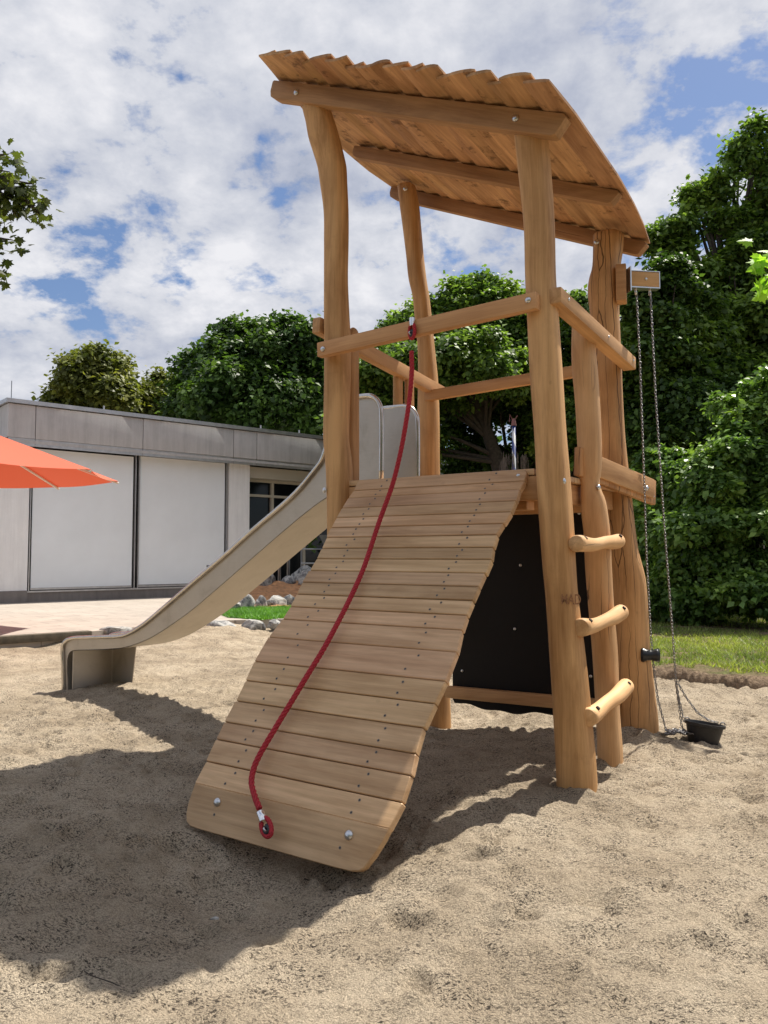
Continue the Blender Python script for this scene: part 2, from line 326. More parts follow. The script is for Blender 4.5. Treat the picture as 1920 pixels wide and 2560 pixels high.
# ------------------------------------------------------------------ terrain
def bumps_at(X, Y, h, x, y, amp, r):
    return h + amp * np.exp(-((X-x)**2 + (Y-y)**2) / (r*r))
BANK = np.array([(-1.5, 9.6), (0.6, 8.4), (2.5, 7.35), (3.2, 7.0), (4.2, 6.75), (7, 6.2), (12, 5.5)])
def bank_d(X, Y): return Y - np.interp(X, BANK[:, 0], BANK[:, 1]) - 0.35 * (vnoise(X*1.8, Y*1.8, 5) - .5) - 0.20*(vnoise(X*6, Y*6, 6)-.5)
prints = [(rng.uniform(-3.2, 4.2), rng.uniform(1.3, 8.5), rng.uniform(.025, .10), rng.uniform(.4, .95), rng.uniform(0, 3.14), rng.uniform(.008, .034)) for _ in range(1100)]
def sand_h(X, Y, detail=True):
    h = 0.09 * (vnoise(X*.55+3, Y*.55, 1) - .5) + 0.05 * (vnoise(X*1.7, Y*1.7, 2) - .5) + 0.028 * (vnoise(X*4.3, Y*4.3, 3) - .5)
    near = np.exp(-((X-.2)**2 + (Y-4.8)**2) / 9.0); h *= (1 - .45*near)
    D = tw(-.764, .773); Cc = tw(.77, .76); Bb = tw(.9, -.704)
    h = bumps_at(X, Y, h, Cc.x-.02, Cc.y-.10, .085, .30); h = bumps_at(X, Y, h, D.x+.1, D.y, -.13, .55)
    h = bumps_at(X, Y, h, Bb.x, Bb.y, .03, .2)
    m = tw(.1, -2.05); n = tw(.25, -1.6); h = bumps_at(X, Y, h, m.x, m.y, -.13, .55); h = bumps_at(X, Y, h, m.x-.1, m.y-.5, -.08, .55)
    h = bumps_at(X, Y, h, n.x+.45, n.y+.4, .02, .4)
    h = h + 0.14 * sm(8.2, 11.0, Y) * sm(-1.2, -2.6, X)
    # sand runs up to the foot of the grass bank
    d = bank_d(X, Y); right = sm(-1.5, .5, X)
    h = h + right * (.02 * sm(-.5, -.02, d) - 0.5 * sm(0.05, .3, d))
    if detail:
        h = h + 0.026 * (vnoise(X*6+Y, Y*9, 8) - .5) + 0.022 * (vnoise(X*15, Y*20, 9) - .5) + 0.013 * (vnoise(X*48, Y*52, 10) - .5)
    return h
xs = np.concatenate([np.linspace(-9, -2.9, 110, endpoint=False), np.linspace(-2.9, 3.2, 430, endpoint=False), np.linspace(3.2, 9, 110)])
ys = np.concatenate([np.linspace(.4, 1.2, 20, endpoint=False), np.linspace(1.2, 6.6, 400, endpoint=False), np.linspace(6.6, 13.5, 190)])
X, Y = np.meshgrid(xs, ys); H = sand_h(X, Y)
for (px, py, r, e, a, dep) in prints:
    ix = np.searchsorted(xs, [px-.4, px+.4]); iy = np.searchsorted(ys, [py-.4, py+.4]); S = (slice(*iy), slice(*ix))
    dx, dy = X[S]-px, Y[S]-py; u = (dx*math.cos(a)+dy*math.sin(a))/r; v = (-dx*math.sin(a)+dy*math.cos(a))/(r*e); q = u*u+v*v
    H[S] += -dep*np.exp(-q*1.3) + dep*.5*np.exp(-(np.sqrt(q)-1.25)**2*5)
def grid_mesh(name, X, Y, H, mat, keep=None):
    ny, nx = X.shape; V = np.stack([X, Y, H], -1).reshape(-1, 3)
    i = np.arange(ny*nx).reshape(ny, nx); F = np.stack([i[:-1, :-1], i[:-1, 1:], i[1:, 1:], i[1:, :-1]], -1)
    if keep is not None: F = F[keep[:-1, :-1]]
    return np_mesh(name, V, F.reshape(-1, 4), mat, smooth=True)
tag(grid_mesh('sand', X, Y, H, M_sand), kind='structure')
def hgt(x, y): return float(sand_h(np.array([x]), np.array([y]), False)[0])

# grass bank and lawn to the right
xs2 = np.linspace(-1.0, 16, 340); ys2 = np.linspace(5.0, 19, 330); X2, Y2 = np.meshgrid(xs2, ys2)
def lawn_h(X, Y):
    d = bank_d(X, Y); h = -.30 + .45*sm(-.10, .12, d) + .04*sm(.1, 1.2, d) + .03*sm(1, 7, d)
    return h + .03*(vnoise(X*2, Y*2, 21)-.5) + .02*(vnoise(X*8, Y*8, 22)-.5)
tag(grid_mesh('lawn', X2, Y2, lawn_h(X2, Y2), M_soil, keep=(bank_d(X2, Y2) > -.25)), kind='structure')

# the ground sheet far beyond
gm = MB(); gm.box((-400, -60, -1.6), (400, 700, -.62)); tag(gm.build('ground', M_soil), kind='structure')

def blades(name, n, fn, hmin, hmax, wd, mat, label=None):
    V = np.zeros((n, 3, 3)); P = fn(n); n = len(P); V = V[:n]
    hh = rng.uniform(hmin, hmax, n); az = rng.uniform(0, 6.28, n); ln = rng.uniform(0, 1.7, n); la = rng.uniform(0, 6.28, n)
    side = np.stack([np.cos(az), np.sin(az), np.zeros(n)], 1)*wd
    V[:, 0] = P - side; V[:, 1] = P + side
    V[:, 2] = P + np.stack([np.cos(la)*ln*hh, np.sin(la)*ln*hh, hh], 1)
    return np_mesh(name, V.reshape(-1, 3), np.arange(3*n).reshape(n, 3), mat)
def lawn_pts(n):
    x = rng.uniform(1.6, 9.5, n*2); y = 6.6 + 9.5*rng.random(n*2)**1.5
    d = bank_d(x, y); dens = vnoise(x*1.4, y*1.4, 31)*.6 + vnoise(x*5, y*5, 32)*.4
    path = np.exp(-((y - (10.7 + .25*(x-5)*-1))**2)/.25) * sm(3.2, 4.6, x)
    k = (d > .10 + .55*(1-dens)*sm(2.2, 3.0, x)) & (dens > .26) & (rng.random(n*2) > path*1.1)
    x, y = x[k][:n], y[k][:n]
    return np.stack([x, y, lawn_h(x, y)-.005], 1)
tag(blades('grass', 120000, lawn_pts, .018, .060, .006, M_grass), 'patchy green grass covering the lawn behind the sandpit', 'grass', kind='stuff')

# terrace
def paving():
    m, nt, b = newmat('paving'); L = nt.links; b.inputs['Roughness'].default_value = 0.85
    t = nt.nodes.new('ShaderNodeTexCoord')
    mp = nt.nodes.new('ShaderNodeMapping'); mp.inputs['Rotation'].default_value = (0, 0, R(-40.8)); L.new(t.outputs['Object'], mp.inputs[0])
    br = N(nt, 'ShaderNodeTexBrick', Scale=1.0); br.inputs['Mortar Size'].default_value = 0.006; br.inputs['Brick Width'].default_value = 0.6; br.inputs['Row Height'].default_value = 0.4
    br.inputs['Color1'].default_value = (0.43, 0.375, 0.32, 1); br.inputs['Color2'].default_value = (0.39, 0.34, 0.29, 1); br.inputs['Mortar'].default_value = (0.23, 0.19, 0.16, 1)
    L.new(mp.outputs[0], br.inputs['Vector'])
    n = N(nt, 'ShaderNodeTexNoise', Scale=3.0, Detail=8.0, Roughness=0.7); L.new(t.outputs['Object'], n.inputs['Vector'])
    L.new(mix(nt, 1.0, br.outputs[0], ramp(nt, n.outputs[0], [(0.3, 0.82), (0.7, 1.12)]), 'MULTIPLY'), b.inputs['Base Color'])
    return m
def slab(name, pts, z0, z1, mat):
    n = len(pts); mb = MB(); v = [(x, y, z0) for x, y in pts] + [(x, y, z1) for x, y in pts]
    mb.add(v, [tuple(range(n-1, -1, -1)), tuple(range(n, 2*n))] + [(i, (i+1) % n, n+(i+1) % n, n+i) for i in range(n)])
    return mb.build(name, mat)
tag(slab('terrace', [(-11.5, 3.8), (-4.667, 9.72), (-3.84, 10.5), (-3.45, 11.1), (-2.6, 12.2), (-1.5, 12.5), (3.0, 13.2), (3.0, 27), (-14, 12.5)], -.5, .2, paving()), kind='structure')

# ------------------------------------------------------------------ the climbing tower
tower = empty('climbing_tower', T0, -TH)
tag(tower, 'robinia wood climbing tower with slanted roof, plank ramp, ladder rungs and steel slide', 'climbing tower')
def beam(name, p0, p1, h, t, mat, parent, up=(0, 0, 1), bev=.007, wob=.0, ext=0):
    M, L = frame(p0, p1, up); mb = MB(); mb.box((0, -t/2, -h/2), (L, t/2, h/2))
    return mb.build(name, mat, parent, M, bevel=bev)
def bolt(p, d, r, parent=None, name='bolt', dome=.55):
    M, _ = frame(p, Vector(p) + Vector(d)); mb = MB(); n = 16
    rings = [(r*1.0, -.004), (r, .002)] + [(r*math.cos(a), .002 + r*dome*math.sin(a)) for a in (.45, .9, 1.3)]
    v = [(x, q*math.cos(2*math.pi*j/n), q*math.sin(2*math.pi*j/n)) for q, x in rings for j in range(n)] + [(.002+r*dome, 0, 0)]
    f = [(i*n+j, i*n+(j+1) % n, (i+1)*n+(j+1) % n, (i+1)*n+j) for i in range(len(rings)-1) for j in range(n)]
    k = (len(rings)-1)*n; f += [(k+j, k+(j+1) % n, len(v)-1) for j in range(n)]
    mb.add(v, f); return mb.build(name, M_bolt, parent or tower, M, smooth=True)
def post(name, pts, mat, seed, parent=tower, depth=1.0, top='flat'):
    pts = sorted(pts, key=lambda p: p[2]); p0, pT = pts[0], pts[-1]
    keys = [(-.45, p0[0], p0[1], p0[3])] + [(p[2], p[0], p[1], p[3]) for p in pts]
    z1 = pT[2]; zs = np.linspace(-.45, z1, int((z1+.45)/.035)+1); q = catmull(keys, zs)
    n = 28; V = []; ox, oy = p0[0], p0[1]; rg = np.random.default_rng(seed); ph = rg.uniform(0, 6.28, 6)
    tops = [(0, 1.0)] if top == 'flat' else []
    rows = [(z, a) for z, a in zip(zs, q)]
    last = rows[-1][1]
    if top == 'flat': rows += [(z1+.008, last*np.array([1, 1, .93])), (z1+.012, last*np.array([1, 1, .5]))]
    else: rows += [(z1+last[2]*.5*math.sin(a), last*np.array([1, 1, math.cos(a)])) for a in (.35, .7, 1.05, 1.35)]
    for z, (a, s, wd) in rows:
        for j in range(n):
            an = 2*math.pi*j/n; ca, sa = math.cos(an), math.sin(an); e = 2.7
            k = (abs(ca)**e + abs(sa)**e)**(-1/e)
            rr = wd/2*k*(1 + .028*math.sin(2*an+ph[0]+z*1.3) + .022*math.sin(3*an+ph[1]-z*2.1) + .012*math.sin(5*an+ph[2]+z*4))
            rr *= .965
            V.append((a-ox+rr*ca, s-oy+rr*sa*depth, z))
    k = len(rows); F = [(i*n+j, i*n+(j+1) % n, (i+1)*n+(j+1) % n, (i+1)*n+j) for i in range(k-1) for j in range(n)]
    mb = MB(); mb.add(V, F + [tuple((k-1)*n+j for j in range(n))])
    return mb.build(name, mat, parent, Matrix.Translation((ox, oy, 0)), smooth=True)
PB = [(0.713,-0.76,3.447,.169),(0.731,-0.753,3.224,.166),(0.75,-0.745,2.946,.158),(0.756,-0.746,2.672,.158),(0.767,-0.744,2.452,.164),(0.782,-0.74,2.108,.17),(0.795,-0.737,1.84,.167),(0.808,-0.734,1.577,.175),(0.822,-0.73,1.313,.175),(0.831,-0.727,1.134,.169),(0.841,-0.724,0.993,.165),(0.863,-0.715,0.699,.179),(0.882,-0.709,0.408,.187),(0.901,-0.704,0.035,.197)]
PL = [(0.713,-0.033,2.60,.118),(0.72,-0.028,2.368,.145),(0.733,-0.019,2.122,.141),(0.741,-0.013,1.878,.138),(0.744,-0.011,1.714,.126),(0.743,-0.012,1.62,.107),(0.756,-0.002,1.529,.138),(0.765,0.004,1.434,.148),(0.774,0.01,1.326,.148),(0.779,0.013,1.131,.148),(0.791,0.022,0.845,.143),(0.804,0.03,0.619,.143),(0.812,0.036,0.281,.136),(0.821,0.042,0.023,.145)]
PC = [(0.642,0.689,3.40,.206),(0.638,0.686,3.296,.2),(0.627,0.678,3.175,.189),(0.617,0.671,3.104,.205),(0.61,0.665,3.023,.211),(0.615,0.668,2.881,.2),(0.623,0.673,2.713,.192),(0.631,0.677,2.48,.189),(0.641,0.682,2.245,.176),(0.652,0.689,1.968,.173),(0.675,0.703,1.578,.186),(0.698,0.717,1.251,.197),(0.726,0.734,1.058,.216),(0.733,0.739,0.929,.221),(0.744,0.744,0.543,.221),(0.757,0.752,0.289,.235),(0.77,0.759,0.073,.245)]
PD = [(-0.975,0.628,4.16,.138),(-0.959,0.639,4.044,.151),(-0.938,0.653,3.834,.145),(-0.917,0.668,3.592,.138),(-0.9,0.679,3.406,.141),(-0.878,0.694,3.26,.132),(-0.862,0.706,3.056,.135),(-0.846,0.716,2.849,.135),(-0.835,0.724,2.579,.157),(-0.833,0.725,2.307,.17),(-0.828,0.729,1.839,.16),(-0.805,0.745,1.162,.157),(-0.781,0.761,0.478,.157),(-0.764,0.773,-0.07,.16)]
PA = [(-0.745,-0.79,4.06,.176),(-0.722,-0.777,3.967,.181),(-0.702,-0.765,3.867,.191),(-0.679,-0.75,3.769,.184),(-0.658,-0.737,3.672,.176),(-0.649,-0.732,3.573,.166),(-0.634,-0.723,3.379,.149),(-0.631,-0.724,3.184,.146),(-0.631,-0.727,2.941,.141),(-0.626,-0.726,2.718,.149),(-0.619,-0.723,2.5,.156),(-0.618,-0.725,2.287,.154),(-0.619,-0.729,2.072,.151),(-0.618,-0.73,1.914,.151),(-0.607,-0.723,1.808,.156),(-0.599,-0.719,1.691,.158),(-0.592,-0.718,1.44,.158),(-0.589,-0.722,0.925,.165),(-0.6,-0.735,0.439,.178),(-0.606,-0.745,0.031,.192)]
pA = post('corner_post', PA, M_post, 1); pB = post('corner_post', PB, M_post, 2)
pC = post('corner_post', PC, M_postc, 3); pD = post('corner_post', PD, M_post, 4)
pC['label'] = 'thick corner post with long drying cracks'; pA['label'] = 'curved corner post bowing out below the roof'
pL = post('ladder_pole', PL, M_postl, 5)
# faint stamped letters on the front post
cu = bpy.data.curves.new('stamp', 'FONT'); cu.body = 'MAD'; cu.size = .072; cu.extrude = .0012; cu.offset = .001
to = bpy.data.objects.new('stamp_text', cu); C.objects.link(to)
dg = bpy.context.evaluated_depsgraph_get(); dg.update(); sme = bpy.data.meshes.new_from_object(to.evaluated_get(dg)); bpy.data.objects.remove(to)
M_stamp = plain('stamp_ink', (0.30, 0.145, 0.065), 0.8, nscale=160, namt=0.45)
for v in sme.vertices: v.co.x *= .62
nrm = Vector((.42, -.91, 0)).normalized(); xx = Vector((.91, .42, 0))
SM = Matrix((xx, Vector((0, 0, 1)), nrm)).transposed().to_4x4()
SM.translation = Vector((.838-.841*0, 0, 0)); 
sp = Vector((.841-.901, -.724+.704, .955)) + nrm*.0865 - xx*.008; SM.translation = sp
sme.materials.clear(); st = link('stamp', sme, M_stamp, pB, SM)

# --- roof
roof = empty('roof', (0, 0, 0), 0, tower)
def rz(a, s): return 3.80 - .4496*a - .056*s
RS = math.atan(.4496)
def roofbeam(a0, a1, s, zt0, zt1, h, t, jog=0):
    p0 = Vector((a0, s, zt0-h/2)); p1 = Vector((a1, s, zt1-h/2)); M, L = frame(p0, p1)
    mb = MB(); n = 14
    out = [(0, h/2-.004), (.015, h/2)] ; 
    prof = [(0, h*.42), (.012, h/2), (L-.02, h/2), (L, h*.36), (L-.028, -h*.42), (L-.05, -h/2), (.07, -h/2), (.022, -h*.40), (.005, -h*.1)]
    k = len(prof); v = [(x, -t/2, z) for x, z in prof] + [(x, t/2, z) for x, z in prof]
    mb.add(v, [tuple(range(k)), tuple(range(2*k-1, k-1, -1))] + [(i, k+i, k+(i+1) % k, (i+1) % k) for i in range(k)])
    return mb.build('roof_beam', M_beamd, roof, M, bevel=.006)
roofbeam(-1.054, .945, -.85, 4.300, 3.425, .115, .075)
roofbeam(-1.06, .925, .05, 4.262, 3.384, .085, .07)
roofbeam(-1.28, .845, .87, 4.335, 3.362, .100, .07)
bolt((-.828, -.889, 4.14), (0, -1, 0), .019); bolt((.686, -.889, 3.485), (0, -1, 0), .019)
bolt((-.93, .545, 4.10), (.3, -1, 0), .018, pD and tower); bolt((.60, .575, 3.33), (.2, -1, 0), .018)
LE = [(-1.2, -.90), (-1.013, -.955), (-.831, -1.02), (-.427, -1.155), (.202, -1.285), (.57, -1.31), (1.05, -1.25)]
RE = [(-1.2, .975), (-.875, 1.0), (-.646, .995), (-.395, .99), (-.117, .985), (.275, .953), (.62, .91), (1.05, .835)]
NB = 18; rr_ = random.Random(11)
bw = [rr_.uniform(.78, 1.25) for _ in range(NB)]; cum = np.concatenate([[0], np.cumsum(bw)]); cum /= cum[-1]
edge_ph = [(rr_.uniform(0, 6.3), rr_.uniform(0, 6.3)) for _ in range(NB+1)]
def edge_a(i, s):
    le = np.interp(s, [p[0] for p in LE], [p[1] for p in LE]); re = np.interp(s, [p[0] for p in RE], [p[1] for p in RE])
    a = le + (re-le)*cum[i]
    if 0 < i < NB: a += .016*math.sin(2.1*s+edge_ph[i][0]) + .009*math.sin(5.3*s+edge_ph[i][1])
    return a
for i in range(NB):
    s0 = -1.115 + rr_.uniform(-.045, .03) - (.05 if i == 1 else 0); s1 = .97 + rr_.uniform(-.03, .03)
    if i == 0: s0 = -1.13
    ss = np.linspace(s0, s1, 22); th = .024; mb = MB(); rows = []
    am = edge_a(i, 0)*.5 + edge_a(i+1, 0)*.5; zm = rz(am, 0)
    vs = []; m = 7
    for si, s in enumerate(ss):
        al = edge_a(i, s) - .006; ar = edge_a(i+1, s) + (.040 if i < NB-1 else 0)
        cup = .010*math.sin(edge_ph[i][1]) 
        for layer in (0, 1):
            for q in range(m):
                f = q/(m-1); a = al + (ar-al)*f; z = rz(a, s) + .003 + f*(.030 if i < NB-1 else .012) + layer*th + cup*4*f*(1-f)
                if s in (ss[0], ss[-1]): z += (.004 if layer == 0 else -.004)
                if q in (0, m-1): z += (.003 if layer == 0 else -.003)
                # slight rising curl at the front lip
                z += .012*math.exp(-((s-s0)/.1)**2)*(f-.4)
                vs.append((s, -(a-am), z-zm))
    nr = len(ss); idx = lambda r, l, q: r*2*m + l*m + q; F = []
    for r in range(nr-1):
        for q in range(m-1):
            F.append((idx(r,0,q), idx(r,0,q+1), idx(r+1,0,q+1), idx(r+1,0,q))); F.append((idx(r,1,q), idx(r+1,1,q), idx(r+1,1,q+1), idx(r,1,q+1)))
        F.append((idx(r,0,0), idx(r+1,0,0), idx(r+1,1,0), idx(r,1,0))); F.append((idx(r,0,m-1), idx(r,1,m-1), idx(r+1,1,m-1), idx(r+1,0,m-1)))
    for q in range(m-1):
        F.append((idx(0,0,q), idx(0,1,q), idx(0,1,q+1), idx(0,0,q+1))); F.append((idx(nr-1,0,q), idx(nr-1,0,q+1), idx(nr-1,1,q+1), idx(nr-1,1,q)))
    mb.add(vs, F)
    M = Matrix(((0, -1, 0, am), (1, 0, 0, 0), (0, 0, 1, zm), (0, 0, 0, 1)))
    o = mb.build('roof_board', M_roof, roof, M, smooth=True); o.data.set_sharp_from_angle(angle=R(40))

# --- ramp
PROF = [(-.733,1.657),(-.78,1.589),(-.834,1.543),(-.894,1.479),(-.945,1.42),(-.996,1.36),(-1.038,1.303),(-1.083,1.24),(-1.127,1.181),(-1.188,1.116),(-1.247,1.053),(-1.294,.989),(-1.348,.924),(-1.41,.861),(-1.515,.775),(-1.619,.661),(-1.683,.573),(-1.75,.482),(-1.825,.392),(-1.878,.318),(-1.941,.228),(-2.013,.142),(-2.083,-.025)]
REND = [0.014, 0.017, 0.013, 0.019, 0.016, 0.0, -0.019, -0.018, -0.005, -0.006, -0.009, -0.017, -0.021, -0.013, 0.020, 0.022, 0.006, -0.008, 0.001, 0.011, 0.01, -0.007]
rampe = empty('ramp', (0, 0, 0), 0, tower); rr_ = random.Random(5)
def ramp_n(i):
    a, b = PROF[max(i-1, 0)], PROF[min(i+1, len(PROF)-1)]; d = Vector((0, b[0]-a[0], b[1]-a[1])).normalized()
    return Vector((0, d.z, -d.y)) if False else Vector((0, -(-d.z), -d.y))
for i in range(len(PROF)-1):
    (s0, z0), (s1, z1) = PROF[i], PROF[i+1]; last = i == len(PROF)-2
    down = Vector((0, s1-s0, z1-z0)); Ld = down.length; down.normalize(); nrm = Vector((0, down.z, -down.y))
    if nrm.z < 0: nrm = -nrm
    if nrm.y > 0 and abs(nrm.z) < 1e-3: nrm = -nrm
    gap = .004; th = .034; ee = (REND[i] + REND[min(i+1, 21)])/2; W = 1.10 + ee
    ca = -.45 + W/2 + rr_.uniform(-.003, .003)
    yv = -down  # local y points up the slope, x along u
    M = Matrix((Vector((1, 0, 0)), yv, Vector((1, 0, 0)).cross(yv))).transposed().to_4x4()
    M.translation = Vector((ca, (s0+s1)/2, (z0+z1)/2)) 
    mb = MB(); hw, hh = W/2, Ld/2-gap/2
    if last: hh += .004
    def rounded(rads, off=0):
        pts = []
        for (cx_, cy_, r, a0) in ((hw, hh, rads[0], 0), (-hw, hh, rads[1], 90), (-hw, -hh, rads[2], 180), (hw, -hh, rads[3], 270)):
            sx, sy = (1 if cx_ > 0 else -1), (1 if cy_ > 0 else -1)
            for k in range(5 if r > .02 else 2):
                an = R(a0 + 90*k/((5 if r > .02 else 2)-1)); pts.append((cx_-sx*r + r*math.cos(an), cy_-sy*r + r*math.sin(an)))
        return pts
    rads = (.004, .004, .10, .12) if last else (.0035,)*4
    if i == 0: rads = (.03, .03, .007, .007)
    o2 = rounded(rads)
    if not last: o2 = [(x + ((REND[i]*(.5+y/Ld) + REND[i+1]*(.5-y/Ld)) - ee if x > 0 else 0), y) for x, y in o2]
    if last: o2 = [(hw, hh), (-hw+.004, hh), (-hw, hh*.55), (-hw-.002, 0), (-hw+.004, -hh*.5), (-hw+.02, -hh*.82), (-hw+.05, -hh*.97), (-hw+.10, -hh), (hw-.22, -hh), (hw-.13, -hh*.97), (hw-.095, -hh*.88), (hw-.075, -hh*.72), (hw-.045, -hh*.2), (hw-.015, hh*.5)]
    k = len(o2); e = .0045
    def ins(p, d): return (p[0] - math.copysign(d, p[0]), p[1] - math.copysign(min(d, abs(p[1])*.5), p[1]))
    v = [(*ins(p, e*.7), 0) for p in o2] + [(*p, -e) for p in o2] + [(*p, -th+e*.5) for p in o2] + [(*ins(p, e*.5), -th) for p in o2]
    F = [tuple(range(k))] + [(r*k+j, (r+1)*k+j, (r+1)*k+(j+1) % k, r*k+(j+1) % k) for r in range(3) for j in range(k)] + [tuple(range(4*k-1, 3*k-1, -1))]
    mb.add(v, F)
    for sx in (-1, 1):
        for q in ((.26, -.24) if not last else (-.1,)):
            x0 = sx*(.355) + (q-.0)*.10*0 + rr_.uniform(-.012, .012) + (.012 if q > 0 else -.012); y0 = q*Ld; n = 10
            r0, r1 = .0068, .0035
            mb.add([(x0+r0*math.cos(6.283*j/n), y0+r0*math.sin(6.283*j/n), .0012) for j in range(n)] + [(x0+r1*math.cos(6.283*j/n), y0+r1*math.sin(6.283*j/n), .0014) for j in range(n)],
                   [(j, (j+1) % n, n+(j+1) % n, n+j) for j in range(n)], 1)
            mb.add([(x0+r1*math.cos(6.283*j/n), y0+r1*math.sin(6.283*j/n), .0013) for j in range(n)], [tuple(range(n))], 2)
    o = mb.build('ramp_board', [M_ramp, M_screw, M_hole], rampe, M, smooth=True); o.data.set_sharp_from_angle(angle=R(30))
    if last:
        o['label'] = 'rounded lowest ramp board holding the rope eye'
        for sx in (-.37, .37): bolt(M @ Vector((sx, .035, 0)), M.to_3x3() @ Vector((0, 0, 1)), .02, rampe)
for a0 in (-.33, .40):                                           # the curved cheeks under the boards
    mb = MB(); pts = []
    P = [Vector((0, s, z)) for s, z in PROF[:-1]]; nn = []
    for i in range(len(P)):
        d = (P[min(i+1, len(P)-1)]-P[max(i-1, 0)]).normalized(); nn.append(Vector((0, -d.z, d.y)) if d.y < 0 else Vector((0, d.z, -d.y)))
    up = [(p - n_*(-.036) if n_.z < 0 else p - n_*.036) for p, n_ in zip(P, nn)]
    lo = [(p - n_*(-.145) if n_.z < 0 else p - n_*.145) for p, n_ in zip(P, nn)]
    v = []
    for u_, l_ in zip(up, lo): v += [(0, u_.y, u_.z), (.045, u_.y, u_.z), (.045, l_.y, l_.z), (0, l_.y, l_.z)]
    F = [(4*i+j, 4*i+(j+1) % 4, 4*i+4+(j+1) % 4, 4*i+4+j) for i in range(len(P)-1) for j in range(4)] + [(0, 3, 2, 1), tuple(4*(len(P)-1)+j for j in range(4))]
    mb.add(v, F); mb.build('ramp_stringer', M_beam, rampe, Matrix.Translation((a0, 0, 0)))
for a0, b0 in ((.47, -1.93), (-.30, -1.93)):
    mb = MB(); mb.tube([(0, 0, -.5), (0, 0, .13)], .028, 16); mb.build('steel_foot', M_post_steel, rampe, Matrix.Translation((a0, b0, 0)), smooth=True)

# --- platform
plat = empty('platform', (0, 0, 0), 0, tower)
for i in range(10):
    s = -.66 + i*.145; beam('deck_board', (-.60, s, 1.640), (.70, s, 1.640), .034, .138, M_ramp, plat)
beam('platform_beam', (-.545, -.70, 1.555), (.73, -.70, 1.555), .125, .06, M_beam, plat)
beam('platform_beam', (-.62, .66, 1.555), (.60, .66, 1.555), .125, .06, M_beam, plat)
beam('platform_beam', (.645, -.66, 1.56), (.645, .60, 1.56), .12, .06, M_beam, plat)
beam('platform_beam', (-.60, -.66, 1.555), (-.60, .64, 1.555), .125, .06, M_beam, plat)
beam('platform_beam', (-.55, -.60, 1.47), (.62, -.60, 1.47), .05, .10, M_beam, plat)

# --- guard rails
def rail(p0, p1, h, t, label=None):
    o = beam('guard_rail', p0, p1, h, t, M_beam, tower, bev=.008); return o
rail((-.655, -.855, 2.458), (.785, -.855, 2.504), .090, .055)
bolt((-.607, -.883, 2.455), (0, -1, 0), .017); bolt((.743, -.883, 2.508), (0, -1, 0), .017)
rail((-.82, .66, 2.445), (.62, .66, 2.485), .082, .05)
rail((-.73, -.80, 2.645), (-.79, .86, 2.50), .10, .06)
rail((.845, -.80, 2.535), (.775, .69, 2.485), .085, .085)
for s, z in ((-.68, 2.54), (.05, 2.515), (.62, 2.49)): bolt((.888-.047*(s+.8), s, z), (1, 0, 0), .009)
rail((-.62, .62, .178), (.66, .62, .200), .085, .06)

# --- ladder rungs
def rung(p0, p1, r, seed):
    M, L = frame(p0, p1); n = 18; rg = random.Random(seed); k = 26; pts = []; rad = []
    b1, b2 = rg.uniform(.004, .008), rg.uniform(-.006, .006)
    for i in range(k):
        f = i/(k-1); pts.append((f*L, b2*math.sin(f*9), -b1*math.sin(math.pi*f)*1.5+ .004*math.sin(f*11+seed)))
        rad.append(r*(1+.09*math.cos(2*math.pi*f)+.05*math.sin(7*f+seed)))
    pts = [(-.006, pts[0][1], pts[0][2])] + pts + [(L+.006, pts[-1][1], pts[-1][2])]; rad = [rad[0]*.86] + rad + [rad[-1]*.86]
    mb = MB(); mb.tube(pts, rad, n)
    o = mb.build('ladder_rung', M_rung, tower, M, smooth=True); o.data.set_sharp_from_angle(angle=R(50))
    for x in (.065, L-.05):
        hb = MB(); hb.tube([(x, -r*.55, r*.60), (x, -r*.78, r*.88)], .011, 12); hb.build('rung_bolt', M_hole, o, None, smooth=False)
    return o
rung((.945, -.775, 1.255), (.890, .04, 1.285), .038, 1)
rung((.955, -.755, .836), (.905, .03, .865), .041, 2)
rung((.980, -.740, .396), (.935, .00, .440), .043, 3)

# --- angled outrigger plank at platform level
beam('side_plank', (.70, -.12, 1.755), (.825, 1.02, 1.635), .175, .04, M_postc, tower, bev=.012)
beam('plank_batten', (.745, .06, 1.745), (.845, .93, 1.655), .135, .03, M_beam, tower, bev=.012)
bolt((.848, .78, 1.650), (1, -.15, 0), .017); bolt((.84, .965, 1.605), (1, -.15, 0), .009)

# --- black rear panel
mb = MB(); xs_ = np.linspace(-.60, .60, 40); pts = [(-.60, 1.57), (.60, 1.57)]
low = [(x, .075 + .055*max(0, x-.1) + .012*math.sin(x*9) + .008*math.sin(x*23)) for x in xs_[::-1]]
low[-1] = (-.60, .12); low[-2] = (-.585, .088); low[0] = (.60, .2)
poly = pts + low; k = len(poly)
mb.add([(x, -.009, z) for x, z in poly] + [(x, .009, z) for x, z in poly], [tuple(range(k)), tuple(range(2*k-1, k-1, -1))] + [(i, k+i, k+(i+1) % k, (i+1) % k) for i in range(k)])
pn = mb.build('rear_panel', M_panel, tower, Matrix.Translation((0, .69, 0)))
for x, z in ((-.034, 1.128), (-.083, .668), (-.517, .333), (.477, .377), (.411, 1.49), (-.45, .9)): bolt((x, -.009, z), (0, -1, 0), .011, pn)

